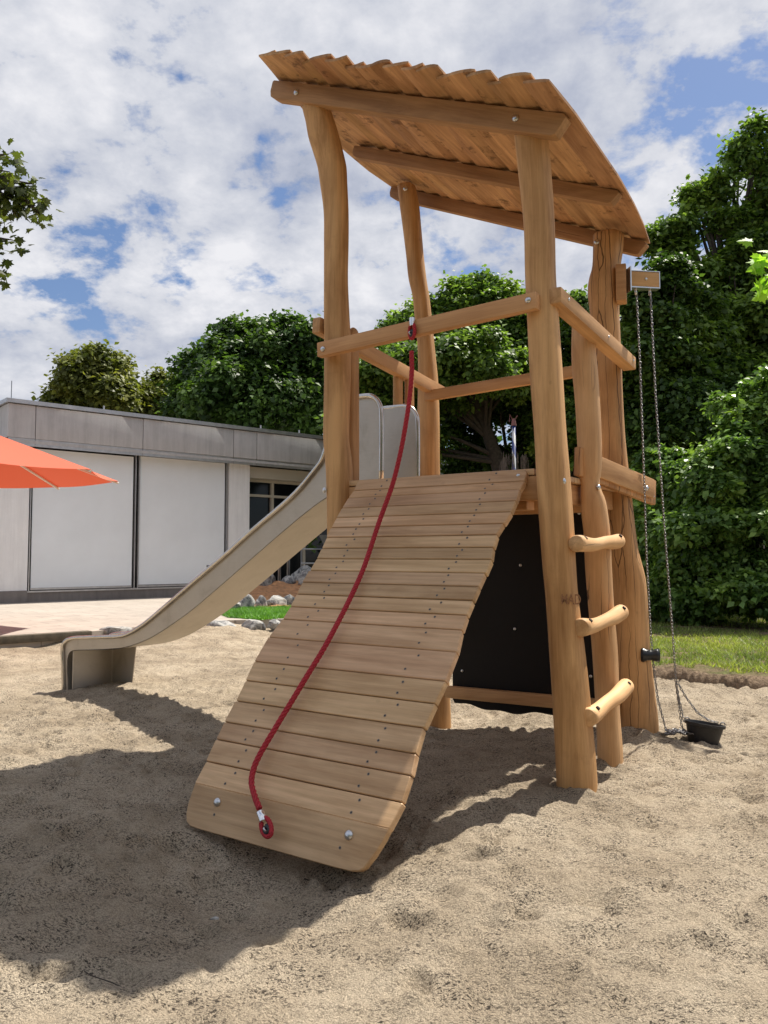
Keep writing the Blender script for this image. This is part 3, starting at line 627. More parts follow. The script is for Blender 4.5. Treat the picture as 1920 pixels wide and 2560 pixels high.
# --- posts flanking the slide
def slat_post(a, s, z0, z1, wd, seed): return post('slide_post', [(a, s, z0, wd), (a, s, (z0+z1)/2, wd*1.04), (a, s, z1, wd*.9)], M_post, seed, top='round', depth=.45)
for a, s, z1, wd, sd_ in ((-.63, -.54, 2.63, .095, 21), (-.79, .225, 2.57, .10, 22), (-.76, .33, 2.56, .10, 23)):
    o = post('slide_post', [(a, s, .9, wd), (a, s, 1.8, wd*1.03), (a, s, z1, wd*.92)], M_post, sd_, top='round')
    me = o.data
    for v in me.vertices:
        if v.co.z < .9: v.co.z = 1.45 if v.co.z < .5 else v.co.z
        v.co.x *= .55
# --- steel slide
slide = empty('slide', (0, 0, 0), 0, tower)
RIM = [(-.585,1.70),(-.583,2.10),(-.60,2.21),(-.667,2.27),(-.80,2.278),(-.93,2.262),(-1.0,2.12),(-1.077,1.895),(-1.167,1.79),(-1.37,1.62),(-1.754,1.385),(-2.025,1.21),(-2.349,1.01),(-2.691,.80),(-2.93,.655),(-3.055,.590),(-3.184,.537),(-3.31,.510),(-3.55,.492),(-3.755,.477),(-3.954,.458),(-4.055,.423),(-4.095,.36),(-4.085,.22),(-4.06,-.10)]
BOT = [(-.585,1.655),(-.60,1.655),(-.64,1.655),(-.70,1.655),(-.80,1.655),(-.90,1.65),(-.98,1.635),(-1.075,1.595),(-1.20,1.53),(-1.40,1.41),(-1.754,1.185),(-2.08,.975),(-2.40,.775),(-2.66,.635),(-2.87,.535),(-3.02,.480),(-3.15,.443),(-3.28,.415),(-3.45,.395),(-3.65,.375),(-3.90,.355),(-3.99,.335),(-4.03,.28),(-4.035,.18),(-4.01,-.10)]
def resamp(P, n): 
    P = np.array(P); t = np.linspace(0, len(P)-1, n); return catmull([(i, *p) for i, p in enumerate(P)], t)
rim = resamp(RIM, 150); bot = resamp(BOT, 150); SN, SF = -.28, .155
mb = MB()
for s, sg in ((SN, 1), (SF, -1)):
    v = []; 
    for (ra, rz_), (ba, bz) in zip(rim, bot): v += [(ra, s, rz_), (ra*.5+ba*.5, s+sg*.002, rz_*.5+bz*.5), (ba, s+sg*.004, bz), ]
    f = [(3*i+j, 3*i+j+1, 3*i+4+j, 3*i+3+j) for i in range(149) for j in range(2)]
    k = len(v); v2 = [(x, y+sg*.005, z) for x, y, z in v]
    mb.add(v + v2, f + [tuple(reversed([q+k for q in x])) for x in f])
mb.build('side_wall', M_steel, slide, smooth=True)
mb = MB(); m = 9; v = []
for layer in (0, -.005):
    for ba, bz in bot:
        for j in range(m):
            f = j/(m-1); y = SN + (SF-SN)*f; v.append((ba, y, bz + layer + .0))
k = 150*m; F = [(i*m+j, (i+1)*m+j, (i+1)*m+j+1, i*m+j+1) for i in range(149) for j in range(m-1)]
mb.add(v, F + [tuple(reversed([q+k for q in x])) for x in F]); mb.build('slide_bed', M_steel, slide, smooth=True)
for s, off in ((SN, -.010), (SF, .010)):
    mb = MB(); mb.tube([(a, s+off, z) for a, z in rim], .017, 12); mb.build('handrail_tube', M_rim, slide, smooth=True)
# support plate under the run-out
mb = MB(); mb.box((-3.97, SN+.01, -.3), (-3.962, SF-.01, .345)); mb.add([(-3.96, SF-.012, .345), (-3.62, SF-.012, .37), (-3.70, SF-.012, -.2), (-3.96, SF-.012, -.2), (-3.96, SF-.004, .345), (-3.62, SF-.004, .37), (-3.70, SF-.004, -.2), (-3.96, SF-.004, -.2)],
   [(0, 1, 2, 3), (7, 6, 5, 4), (0, 4, 5, 1), (1, 5, 6, 2), (2, 6, 7, 3), (3, 7, 4, 0)]); mb.build('support_plate', M_steel, slide)
bolt((-.665, -.79, 1.60), (-.6, -.8, 0), .018)
bolt((.872, -.782, 1.575), (.62, -.78, 0), .023)
bolt((.805, -.045, 1.60), (1, -.2, 0), .016)
bolt((.62, -.752, 1.62), (0.1, -1, .1), .012)

# --- crane bracket on the rear right post
W2T = tower.matrix_basis.inverted()
def wl(x, y, z):
    d = Vector((x, y, z)) - T0; return Vector((d.dot(U), d.dot(V_), d.z))
bx0 = wl(1.600, 5.25, 3.025)
mb = MB(); mb.box((-.034, -.05, -.125), (.034, .06, .125))
Mb = Matrix.Translation(bx0) @ Matrix.Rotation(R(16), 4, 'Z')
mb.build('crane_block', M_beam, tower, Mb, bevel=.008)
arm = empty('crane_arm', wl(1.645, 5.22, 3.045), R(34.5+8), tower)
mb = MB(); mb.box((0, -.028, -.050), (.20, .028, .050)); mb.build('arm_timber', M_beam, arm, None, bevel=.004)
mb = MB(); mb.box((-.004, -.0290, .052), (.205, .0290, .057)); mb.box((-.004, -.0290, -.060), (.205, .0290, -.052)); mb.box((.199, -.0290, -.0515), (.205, .0290, .0515)); mb.box((-.008, -.036, -.085), (0, .036, .080))
mb.build('arm_bracket', M_bolt, arm, None)
bl = bolt((.105, -.029, 0), (0, -1, 0), .010, arm)
for x in (.045, .145): 
    mb = MB(); mb.tube([(x, 0, -.06), (x, 0, -.10)], .009, 10); mb.build('chain_shackle', M_bolt, arm, None, smooth=True)
wd_ = Matrix.LocRotScale(None, None, None)

# ------------------------------------------------------------------ climbing rope
def rope_pts(P, n): 
    P = np.array(P, float); d = np.r_[0, np.cumsum(np.linalg.norm(np.diff(P, axis=0), axis=1))]
    return catmull(np.c_[d, P], np.linspace(0, d[-1], n)), d[-1]
def twisted(mb, P, r, turns_per_m=16, strands=5, n=6, m=0):
    P = [Vector(p) for p in P]; k = len(P); t0 = (P[1]-P[0]).normalized(); a = t0.cross(Vector((1, .2, 0))).normalized(); fr = []; L = 0; ls = []
    for i, p in enumerate(P):
        t = (P[min(i+1, k-1)]-P[max(i-1, 0)]).normalized(); a = (a-t*a.dot(t)).normalized(); fr.append((a.copy(), t.cross(a)))
        if i: L += (P[i]-P[i-1]).length
        ls.append(L)
    for s in range(strands):
        ph = 2*math.pi*s/strands
        mb.tube([p + (f[0]*math.cos(ph+l*turns_per_m*2*math.pi/1.0) + f[1]*math.sin(ph+l*turns_per_m*2*math.pi))*r*.56 for p, f, l in zip(P, fr, ls)], r*.47, n, m)
tro = tw(0.055, -.89, 2.35)
rope = empty('climbing_rope', tw(.098, -2.11, .09)); tag(rope, 'red twisted climbing rope running from the front rail down the plank ramp', 'rope')
keys = [(.047,-.905,2.34),(.055,-.915,2.207),(.034,-.935,1.957),(-.024,-.965,1.64),(-.066,-1.065,1.37),(-.051,-1.245,1.10),(-.022,-1.54,.80),(-.046,-1.71,.605),(-.088,-1.857,.41),(-.108,-1.956,.282),(-.085,-2.012,.212),(-.03,-2.050,.165),(.030,-2.082,.128)]
def up_(P): return [tuple(tw(*p)) for p in P]
rp, rl = rope_pts(up_(keys), 560)
inv = Vector(rope.location)
mb = MB(); twisted(mb, [Vector(p)-inv for p in rp], .0135, 11, strands=4); mb.build('rope_strand', M_rope, rope, smooth=True)
def eye(center, down, nrm, label=None):
    # rope loop with black thimble, steel ferrule and eye bolt; `down` points from ferrule to loop
    down = down.normalized(); nrm = nrm.normalized(); side = down.cross(nrm).normalized(); c = Vector(center)
    P = [];
    for i in range(41):
        a = math.pi*.12 + (2*math.pi-.24*math.pi)*i/40
        rad = .030; P.append(c - inv + (-down*math.cos(a) + side*math.sin(a)*.78)*rad + (-down*.012*(1+math.cos(a))))
    mb = MB(); twisted(mb, P, .0105, 14); mb.build('rope_loop', M_rope, rope, smooth=True)
    Q = [c - inv + (-down*math.cos(a) + side*math.sin(a)*.8)*.0165 for a in np.linspace(.2, 6.08, 26)]
    mb = MB(); mb.tube([c - inv + (q_-(c-inv))*.82 for q_ in Q], .0115, 10); mb.build('thimble', M_black, rope, smooth=True)
    f0 = c - inv - down*.040; f1 = c - inv - down*.088
    mb = MB(); mb.tube([f0, f0-down*.002, f1+down*.002, f1], [.0175, .0195, .0195, .0175], 20, flat=.8); mb.build('ferrule', M_alu, rope, smooth=True).data.set_sharp_from_angle(angle=R(40))
    E = [c - inv + (down*math.cos(a)*.45 + nrm*math.sin(a))*.021 for a in np.linspace(-.6, 3.7, 18)]
    mb = MB(); mb.tube(E, .0042, 8); mb.build('eye_bolt', M_bolt, rope, smooth=True)
uT = lambda a, s, z: U*a + V_*s + Vector((0, 0, z))
eye(tw(.105, -2.115, .065), uT(.080, -.034, -.068), uT(0, -.93, .35))
eye(tw(.045, -.895, 2.445), uT(.0, .0, -1), uT(-.35, -1, 0).normalized()); 
for o_ in rope.children:
    if o_.name.startswith('ferrule'): pass

# ------------------------------------------------------------------ chain hoist and bucket
def chain_mesh(mb, P, pitch=.0205, ln=.030, wd=.017, r=.0028):
    P = np.array(P, float); d = np.r_[0, np.cumsum(np.linalg.norm(np.diff(P, axis=0), axis=1))]; n = max(2, int(d[-1]/pitch))
    for i in range(n):
        t = (i+.5)*d[-1]/n; p = Vector([np.interp(t, d, P[:, k]) for k in range(3)]); q = Vector([np.interp(t+.01, d, P[:, k]) for k in range(3)])
        if (q-p).length < 1e-6: q = p; p = Vector([np.interp(t-.01, d, P[:, k]) for k in range(3)])
        tdir = (q-p).normalized(); p = Vector([np.interp(t, d, P[:, k]) for k in range(3)])
        ax = tdir.cross(Vector((.3, 1, .1))).normalized(); ay = tdir.cross(ax)
        an = (i % 2)*math.pi/2 + .35 + .12*math.sin(i*1.7); sd_ = ax*math.cos(an)+ay*math.sin(an)
        link_(mb, p, tdir, sd_, ln, wd, r)
def link_(mb, p, t, s, ln, wd, r):
    pts = []; h = (ln-wd)/2; R0 = wd/2 - r
    for k in range(12):
        a = 2*math.pi*k/12; x = R0*math.cos(a); y = R0*math.sin(a) + math.copysign(h, math.sin(a)) if abs(math.sin(a)) > 1e-6 else 0
        pts.append(p + s*x + t*y)
    nrm = t.cross(s); n = 5; k = 12; v = []
    for i in range(k):
        tt = (pts[(i+1) % k]-pts[i-1]).normalized(); b = tt.cross(nrm)
        for j in range(n):
            a = 2*math.pi*j/n; v.append(pts[i] + nrm*math.cos(a)*r + b*math.sin(a)*r)
    mb.add(v, [(i*n+j, i*n+(j+1) % n, ((i+1) % k)*n+(j+1) % n, ((i+1) % k)*n+j) for i in range(k) for j in range(n)])
ho = empty('chain_hoist', (1.86, 5.22, .04)); tag(ho, 'steel hoist chains hanging from the small crane arm into a heap on the sand', 'chain')
hi = Vector(ho.location)
def chain(P, **k):
    mb = MB(); chain_mesh(mb, [tuple(Vector(p)-hi) for p in P], **k); return mb.build('chain', M_chain, ho, smooth=True)
zg = hgt(1.87, 5.2)
chain([(1.700,5.24,2.945),(1.717,5.25,2.508),(1.727,5.25,1.967),(1.739,5.25,1.168),(1.758,5.25,.643),(1.775,5.25,.43),(1.796,5.25,.252),(1.835,5.22,zg+.03)])
chain([(1.776,5.19,2.945),(1.802,5.2,2.227),(1.840,5.2,1.431),(1.879,5.2,.752),(1.898,5.2,.364),(1.925,5.19,.10),(1.935,5.17,zg+.03)])
chain([(1.898,5.2,.37),(1.915,5.19,.25),(1.935,5.17,.13),(1.965,5.15,.125)])
chain([(1.905,5.2,.38),(1.955,5.18,.28),(2.02,5.16,.185),(2.09,5.15,.14),(2.140,5.14,.128)])
rr_ = random.Random(3); P = []
for i in range(70): P.append((1.80+.16*i/69+.022*math.sin(i*1.9), 5.14+.035*math.cos(i*2.3)+rr_.uniform(-.01, .01), zg+.012+.018*abs(math.sin(i*1.1))+.02*math.sin(math.pi*i/69)))
chain(P, r=.003)
mb = MB(); pr = [(0, .012), (.004, .046), (.018, .050), (.045, .036), (.080, .034), (.100, .042), (.122, .044), (.126, .012)]
mb.tube([(0, 0, z) for z, r in pr], [r for z, r in pr], 20)
mb.build('grip', M_black, ho, Matrix.Translation(Vector((1.745, 5.245, .545))-hi) @ Matrix.Rotation(R(90), 4, 'Y') @ Matrix.Rotation(R(8), 4, 'X') @ Matrix.Translation((0, 0, -.063)), smooth=True)
bz = hgt(2.04, 5.15)
bk = empty('sand_bucket', (2.045, 5.15, .0)); bk.rotation_euler = (R(-3), R(8), 0); tag(bk, 'black rubber bucket on chains, tilted and half sunk into the sand', 'bucket')
mb = MB(); n = 32; pr = [(0, -.03, ), (.083, -.03), (.114, .105), (.126, .108), (.127, .126), (.117, .126), (.112, .115), (.080, -.01), (0, -.01)]
v = [(r*math.cos(6.2832*j/n), r*.92*math.sin(6.2832*j/n), z) for r, z in pr for j in range(n)]
mb.add(v, [(i*n+j, i*n+(j+1) % n, (i+1)*n+(j+1) % n, (i+1)*n+j) for i in range(len(pr)-1) for j in range(n)])
mb.build('bucket_body', M_rubber, bk, smooth=True).data.set_sharp_from_angle(angle=R(35))
for x in (-.115, .115):
    mb = MB(); mb.tube([(x+.016*math.cos(a), 0, .128+.016*math.sin(a)) for a in np.linspace(0, 6.0, 12)], .004, 6); mb.build('bucket_eye', M_chain, bk, smooth=True)

# ------------------------------------------------------------------ the flat-roofed building
AZB = R(40.8); P0 = Vector((-7.965, 16.508, 0)); wv_ = Vector((math.cos(AZB), math.sin(AZB), 0)); nv_ = Vector((-math.sin(AZB), math.cos(AZB), 0))
bld = empty('kindergarten_building', P0, AZB); tag(bld, 'long flat-roofed building with grey concrete fascia and pale closed roller blinds', 'building')
def concrete(name, a, b_, streak=0.5, rough=.9):
    m, nt, b = newmat(name); L = nt.links; b.inputs['Roughness'].default_value = rough
    t = nt.nodes.new('ShaderNodeTexCoord')
    n = N(nt, 'ShaderNodeTexNoise', Scale=1.5, Detail=9.0, Roughness=0.7); L.new(t.outputs['Object'], n.inputs['Vector'])
    mp = nt.nodes.new('ShaderNodeMapping'); mp.inputs['Scale'].default_value = (9, 9, .7); L.new(t.outputs['Object'], mp.inputs[0])
    n2 = N(nt, 'ShaderNodeTexNoise', Scale=1.0, Detail=7.0, Roughness=0.7); L.new(mp.outputs[0], n2.inputs['Vector'])
    c = ramp(nt, n.outputs[0], [(0.3, a), (0.7, b_)])
    c = mix(nt, 1.0, c, ramp(nt, n2.outputs[0], [(0.32, 1-streak*.45), (0.55, 1.0), (0.7, 1.06)]), 'MULTIPLY')
    L.new(c, b.inputs['Base Color'])
    n3 = N(nt, 'ShaderNodeTexNoise', Scale=60, Detail=4.0); L.new(t.outputs['Object'], n3.inputs['Vector'])
    bp = N(nt, 'ShaderNodeBump', Strength=0.3, Distance=0.01); L.new(n3.outputs[0], bp.inputs['Height']); L.new(bp.outputs[0], b.inputs['Normal'])
    return m
M_conc = concrete('fascia_concrete', (0.44, 0.435, 0.44), (0.54, 0.535, 0.54), .35)
M_white = concrete('white_plaster', (0.78, 0.79, 0.81), (0.86, 0.87, 0.88), .2)
M_plinth = concrete('plinth', (0.20, 0.18, 0.17), (0.27, 0.25, 0.235), .4)
M_flash = plain('zinc_flashing', (0.48, 0.48, 0.49), 0.4, 0.7, nscale=6)
M_blind = plain('blind_fabric', (0.80, 0.85, 0.90), 0.8, nscale=1.2, namt=.04, bump=.1, bscale=300)
M_frame = plain('beige_frame', (0.50, 0.47, 0.40), 0.5)
M_glass = plain('dark_glass', (0.008, 0.010, 0.012), 0.08, spec=.3)
M_dark = plain('dark_gap', (0.018, 0.018, 0.02), 0.6)
M_rail = plain('grey_rail', (0.22, 0.23, 0.25), 0.4, .8)
def part(name, mat, lo, hi, parent=bld, bev=0, label=None):
    c = Vector(((lo[0]+hi[0])/2, (lo[1]+hi[1])/2, lo[2])); mb = MB()
    mb.box(Vector(lo)-c, Vector(hi)-c); M = Matrix.Translation(c)
    o = mb.build(name, mat, parent, M, bevel=bev)
    if label: o['label'] = label
    return o
part('wall', M_white, (-2.2, .02, .45), (.53, .4, 3.55)); part('plinth', M_plinth, (-2.2, -.01, 0), (.53, .4, .446))
part('plinth', M_plinth, (.533, .06, 0), (5.9, .5, .44))
part('wall', M_white, (5.36, .02, .2), (5.95, .45, 3.53))
part('wall', M_dark, (.53, .30, .44), (5.36, .5, 3.6), label='dark wall behind the blinds')
part('roller_blind', M_blind, (.625, .10, .50), (2.86, .125, 3.50), label='left roller blind of the pair'); part('roller_blind', M_blind, (3.03, .10, .51), (5.27, .125, 3.53), label='right roller blind of the pair')
for b0, b1 in ((.62, 2.865), (3.025, 5.275)): part('blind_bottom_bar', M_flash, (b0, .09, .455), (b1, .135, .498))
for x in (.565, 2.90, 2.985, 5.30): part('blind_guide', M_flash, (x, .06, .44), (x+.022, .14, 3.56))
part('window_ledge', M_flash, (.54, .03, .405), (5.35, .29, .437), label='zinc ledge below the blinds')
# fascia slabs, each a panel with open joints
xs_ = [.552, 2.94, 5.322, 6.0, 8.35, 10.7, 13.0]
part('fascia_panel', M_conc, (.0, -.25, 3.66), (.536, -.13, 4.36))
part('fascia_panel', M_conc, (-.0, -.125, 3.66), (.12, 8.0, 4.36), label='side fascia running back from the corner')
for a, b in zip(xs_[:-1], xs_[1:]): part('fascia_panel', M_conc, (a, -.25, 3.66), (b-.016, -.13, 4.36), bev=.006)
part('fascia_soffit', M_conc, (-.0, -.24, 3.56), (13, .6, 3.62))
for a, b in zip([0.02]+xs_[:-1], xs_): part('drip_flashing', M_flash, (a, -.235, 3.50), (b-.01, -.20, 3.655), label='grey metal band below the fascia')
part('roof_edge', M_flash, (-.06, -.31, 4.375), (13.05, 8.0, 4.46), label='bright metal roof edge')
part('lintel', M_frame, (5.97, .10, 3.22), (12, .45, 3.50), label='beige lintel above the recessed windows')
wn = part('window', M_glass, (5.97, .55, .2), (12, .60, 3.22), label='dark recessed window front')
for x in (5.965, 6.90, 7.95, 9.0, 10.0): part('window_frame', M_frame, (x, .46, .2), (x+.075, .56, 3.215), wn) if False else part('window_frame', M_frame, (x, .46, .2), (x+.075, .545, 3.215))
part('window_frame', M_frame, (5.97, .455, 2.755), (12, .54, 2.82)); part('window_frame', M_frame, (5.97, .455, 3.15), (12, .54, 3.216))
part('wall', M_dark, (.54, .61, .2), (13, 8, 4.3), label='body of the building behind the front')
part('wall', M_white, (.2, .45, .2), (.535, 8, 3.6))
for x in (2.0, 6.1, 7.3):
    mb = MB(); mb.tube([(0, 0, 0), (0, 0, .09)], .018, 6); mb.build('roof_bolt', M_flash, bld, Matrix.Translation((x, -.25, 4.46)))
mb = MB(); mb.tube([(0, 0, 0), (0, 0, .55)], .009, 6); lr = mb.build('lightning_rod', M_rail, bld, Matrix.Translation((.28, .6, 4.46)))

# timber edging of the terrace
mb = MB(); e0 = Vector((-9.5, 5.62, 0)); e1 = Vector((-3.86, 10.47, 0)); Me, Le = frame(e0, e1); mb.box((0, -.07, .115), (Le, .07, .212))
ed = mb.build('timber_edging', plain('edging', (0.10, 0.085, 0.06), .85, nscale=12, namt=.3), None, Me, bevel=.01); tag(ed, 'dark timber edging beam between the paved terrace and the sandpit', 'edging')

# ------------------------------------------------------------------ rocks
def rock(loc, sx, sy, sz, seed, label, group, name='boulder'):
    bm = bmesh.new(); bmesh.ops.create_icosphere(bm, subdivisions=3, radius=1); rg = np.random.default_rng(seed); ph = rg.uniform(0, 6.28, 12)
    pl = [(Vector(rg.normal(size=3)).normalized(), rg.uniform(.55, .85)) for _ in range(7)]
    for v in bm.verts:
        c = v.co
        for n_, d in pl:
            q = c.dot(n_)
            if q > d: c = c - n_*(q-d)*.85
        k = 1 + .07*math.sin(4*c.x+ph[0])*math.sin(5*c.y+ph[1]) + .05*math.sin(9*c.z+ph[2]+3*c.x) + .03*math.sin(14*c.x+ph[3])*math.sin(13*c.z+ph[4])
        v.co = Vector((c.x*sx*k, c.y*sy*k, c.z*sz*k))
    me = bpy.data.meshes.new(name); bm.to_mesh(me); bm.free()
    o = link(name, me, M_rock, None, Matrix.Translation(loc) @ Matrix.Rotation(rg.uniform(-.4, .4), 4, 'Z'), smooth=True)
    me.set_sharp_from_angle(angle=R(35)); tag(o, label, 'rock', group); return o
G1 = 'stones along the sandpit edge'; G2 = 'stones set around the water play bed'
rock((-3.62, 10.75, .16), .24, .17, .10, 1, 'pale flat stone behind the foot of the slide', G1)
rock((-2.80, 12.25, .10), .30, .20, .14, 2, 'low grey stone half hidden under the slide', G1)
rock((-2.42, 11.95, .10), .27, .19, .16, 3, 'largest dark craggy stone on the sandpit edge beside the ramp', G1)
rock((-1.98, 12.00, .10), .20, .16, .13, 4, 'flat white-topped stone in the middle of the sandpit edge row', G1)
rock((-1.66, 12.10, .12), .12, .10, .11, 5, 'small round stone at the right end of the sandpit edge row', G1)
rock((-1.35, 12.30, .12), .16, .10, .10, 6, 'stone of the edge row mostly behind the ramp boards', G1)
ft = [(-2.74, 14.35, .17, .14, 'dark pointed stone at the left tip of the lower row'), (-2.55, 14.75, .20, .22, 'smooth pale stone second from the left in the lower row'),
      (-2.33, 15.10, .12, .20, 'narrow upright striped stone in the lower row'), (-2.08, 15.30, .22, .18, 'blocky mottled stone in the middle of the lower row'), (-1.78, 15.45, .22, .20, 'rounded light stone right of the blocky one in the lower row'), (-1.45, 15.65, .22, .12, 'low striped stone at the right end of the lower row')]
for i, (x, y, s, h, lab) in enumerate(ft): rock((x, y, .25), s, s*.8, h, 20+i, lab, G2)
up2 = [(-2.98, 17.3, .13, .14, .52, 'small brown stone at the left of the upper row'), (-2.58, 17.4, .25, .24, .58, 'large dark rounded stone in the upper row'), (-2.12, 17.5, .18, .17, .60, 'wedge shaped stone in the gap of the upper row'), (-1.65, 17.3, .30, .28, .60, 'big grey stone beside the ramp in the upper row'), (-1.85, 18.1, .36, .26, .72, 'whitish domed stone at the top of the water bed')]
for i, (x, y, s, h, z, lab) in enumerate(up2): rock((x, y, z), s, s*.8, h, 40+i, lab, G2)
# orange mortar bed between the rows
xs_ = np.linspace(-3.9, .2, 60); ys_ = np.linspace(14.9, 18.4, 40); XX, YY = np.meshgrid(xs_, ys_)
bed = grid_mesh('water_bed', XX, YY, .22 + .38*sm(15.3, 17.6, YY) + .10*(vnoise(XX*3, YY*3, 50)-.5) + .05*(vnoise(XX*9, YY*9, 51)-.5), plain('ochre_mortar', (0.46, 0.22, 0.09), .7, nscale=9, namt=.4, bump=.6, bscale=30))
tag(bed, 'ochre mortar water play bed sloping between the two rows of stones', 'water feature')
def patch_pts(n):
    poly = [(-3.1, 14.3), (-2.5, 12.75), (-1.9, 12.3), (-1.4, 12.8), (-.4, 13.4), (-.6, 15.6), (-1.6, 15.2)]
    x = rng.uniform(-3.2, -.3, n*2); y = rng.uniform(12.3, 15.6, n*2); ins_ = np.zeros(len(x), bool); j = len(poly)-1
    for i in range(len(poly)):
        xi, yi = poly[i]; xj, yj = poly[j]; ins_ ^= ((yi > y) != (yj > y)) & (x < (xj-xi)*(y-yi)/(yj-yi+1e-9)+xi); j = i
    x, y = x[ins_][:n], y[ins_][:n]; return np.stack([x, y, np.full(len(x), .2)], 1)
tag(blades('grass_patch', 26000, patch_pts, .03, .085, .008, leaf_mat('grass_green', (0.07, 0.19, 0.025), (0.16, 0.36, 0.05), .3)), 'small bright green grass patch between the sandpit stones and the water bed', 'grass', kind='stuff')
# railings and clutter in the recess of the building
rl_ = empty('pipe_railing', (-2.45, 18.6, .2)); tag(rl_, 'grey bent pipe railing standing behind the water bed stones', 'railing')
mb = MB(); mb.tube([(0, 0, 0), (0, 0, 1.0), (.05, .02, 1.09), (.14, .05, 1.12), (.2, .08, 1.05), (.2, .08, 0)], .035, 10); mb.build('rail_hoop', M_rail, rl_, smooth=True)
for z in (.35, .75): mb = MB(); mb.tube([(-1.6, -.5, z), (0, 0, z)], .025, 8); mb.build('rail_bar', M_rail, rl_, smooth=True)
mb = MB(); mb.box((-.9, -.3, .1), (-.78, -.27, .7)); mb.build('rail_slat', plain('pale_slat', (.5, .5, .5), .6), rl_)
tb = empty('metal_rack', (-1.35, 19.6, .2)); tag(tb, 'dim metal rack with shelves in the dark recess behind the ramp', 'rack')
for z in (.45, .8, 1.15): mb = MB(); mb.tube([(-.7, 0, z), (.9, .3, z)], .02, 6); mb.build('rack_bar', M_rail, tb)
for x in (-.7, .9): mb = MB(); mb.tube([(x, .1, 0), (x, .1, 1.5)], .022, 6); mb.build('rack_upright', M_rail, tb)
mb = MB(); mb.tube([(-.05, .1, 1.15), (-.05, .1, 1.5)], [.05, .22], 12); mb.build('rack_basket', plain('dim_basket', (.12, .13, .13), .8), tb)

# ------------------------------------------------------------------ orange parasol
M_par = bpy.data.materials.new('parasol_cloth'); M_par.use_nodes = True; nt = M_par.node_tree; b = nt.nodes['Principled BSDF']; b.inputs['Base Color'].default_value = (0.60, 0.12, 0.06, 1); b.inputs['Roughness'].default_value = .8
tr = nt.nodes.new('ShaderNodeBsdfTranslucent'); tr.inputs[0].default_value = (0.9, 0.12, 0.04, 1); ms = nt.nodes.new('ShaderNodeMixShader'); ms.inputs[0].default_value = .12
nt.links.new(b.outputs[0], ms.inputs[1]); nt.links.new(tr.outputs[0], ms.inputs[2]); nt.links.new(ms.outputs[0], nt.nodes['Material Output'].inputs[0])
pc = Vector((-5.86, 10.70, 0)); pa = empty('parasol', pc + Vector((0, 0, .2))); tag(pa, 'large orange octagonal parasol open over the terrace', 'parasol')
RC = 2.18; a0 = math.atan2(11.77-10.70, -3.96+5.86); zr, za = 2.10, 2.86
cor = [Vector((RC*math.cos(a0+i*math.pi/4), RC*math.sin(a0+i*math.pi/4), zr)) for i in range(8)]
mb = MB(); nseg = 8
for i in range(8):
    A_, B_ = cor[i], cor[(i+1) % 8]; ap = Vector((0, 0, za)); v = []
    for r_ in range(nseg+1):
        f = r_/nseg
        for c_ in range(nseg+1):
            g = c_/nseg; p = ap.lerp(A_.lerp(B_, g), f); p.z -= .05*math.sin(math.pi*g)*f*(1-.4*f) ; p += (Vector((0, 0, zr)).lerp(ap, 0)-p).normalized()*0
            e_ = (A_+B_)*.5; 
            if r_: p -= Vector((e_.x, e_.y, 0)).normalized()*.06*math.sin(math.pi*g)*f*f
            v.append(p)
    mb.add(v, [(r_*(nseg+1)+c_, (r_+1)*(nseg+1)+c_, (r_+1)*(nseg+1)+c_+1, r_*(nseg+1)+c_+1) for r_ in range(nseg) for c_ in range(nseg)])
mb.build('canopy', M_par, pa, smooth=True)
for c_ in cor:
    mb = MB(); mb.tube([Vector((0, 0, za-.06)), c_*1.0 + Vector((0, 0, -.028))], .018, 6); mb.build('rib', plain('rib_paint', (.72, .66, .58), .5) if 'rib_paint' not in bpy.data.materials else bpy.data.materials['rib_paint'], pa)
mb = MB(); mb.tube([(0, 0, 0), (0, 0, za)], .035, 12); mb.build('pole', M_alu, pa)
mb = MB(); mb.tube([(0, 0, 0), (0, 0, .1)], .35, 16); mb.build('base', M_plinth, pa)

# ------------------------------------------------------------------ maypole
mp_ = empty('maypole', (2.36, 14.3, -.0)); tag(mp_, 'thin blue and white maypole with dry wreath seen through the tower', 'maypole')
M_mp = bpy.data.materials.new('maypole_stripes'); M_mp.use_nodes = True; nt = M_mp.node_tree; b = nt.nodes['Principled BSDF']
t = nt.nodes.new('ShaderNodeTexCoord'); sp_ = nt.nodes.new('ShaderNodeSeparateXYZ'); nt.links.new(t.outputs['Object'], sp_.inputs[0])
ang = math_(nt, 'DIVIDE', math_(nt, 'ARCTAN2', sp_.outputs[1], sp_.outputs[0]), 6.2832)
fr = math_(nt, 'FRACT', math_(nt, 'ADD', ang, math_(nt, 'MULTIPLY', sp_.outputs[2], 2.4)))
nt.links.new(ramp(nt, fr, [(0.0, (0.02, 0.04, 0.17)), (0.5, (0.42, 0.43, 0.46))], 'CONSTANT'), b.inputs['Base Color'])  # blue and white both darkened, the pole's shade is in the colour
mb = MB(); mb.tube([(0, 0, .0), (0, 0, 3.55)], .034, 12); mb.build('pole', M_mp, mp_, smooth=True)
mb = MB(); rr_ = random.Random(9)
for i in range(60):
    a = rr_.uniform(0, 6.28); r0 = .2+rr_.uniform(-.03, .05); z = 2.98+rr_.uniform(-.08, .08)
    mb.tube([(r0*math.cos(a), r0*math.sin(a), z), (r0*1.1*math.cos(a+.1), r0*1.1*math.sin(a+.1), z-rr_.uniform(.15, .38))], .004, 4)
mb.build('wreath', plain('dry_straw', (.13, .10, .08), .9), mp_)
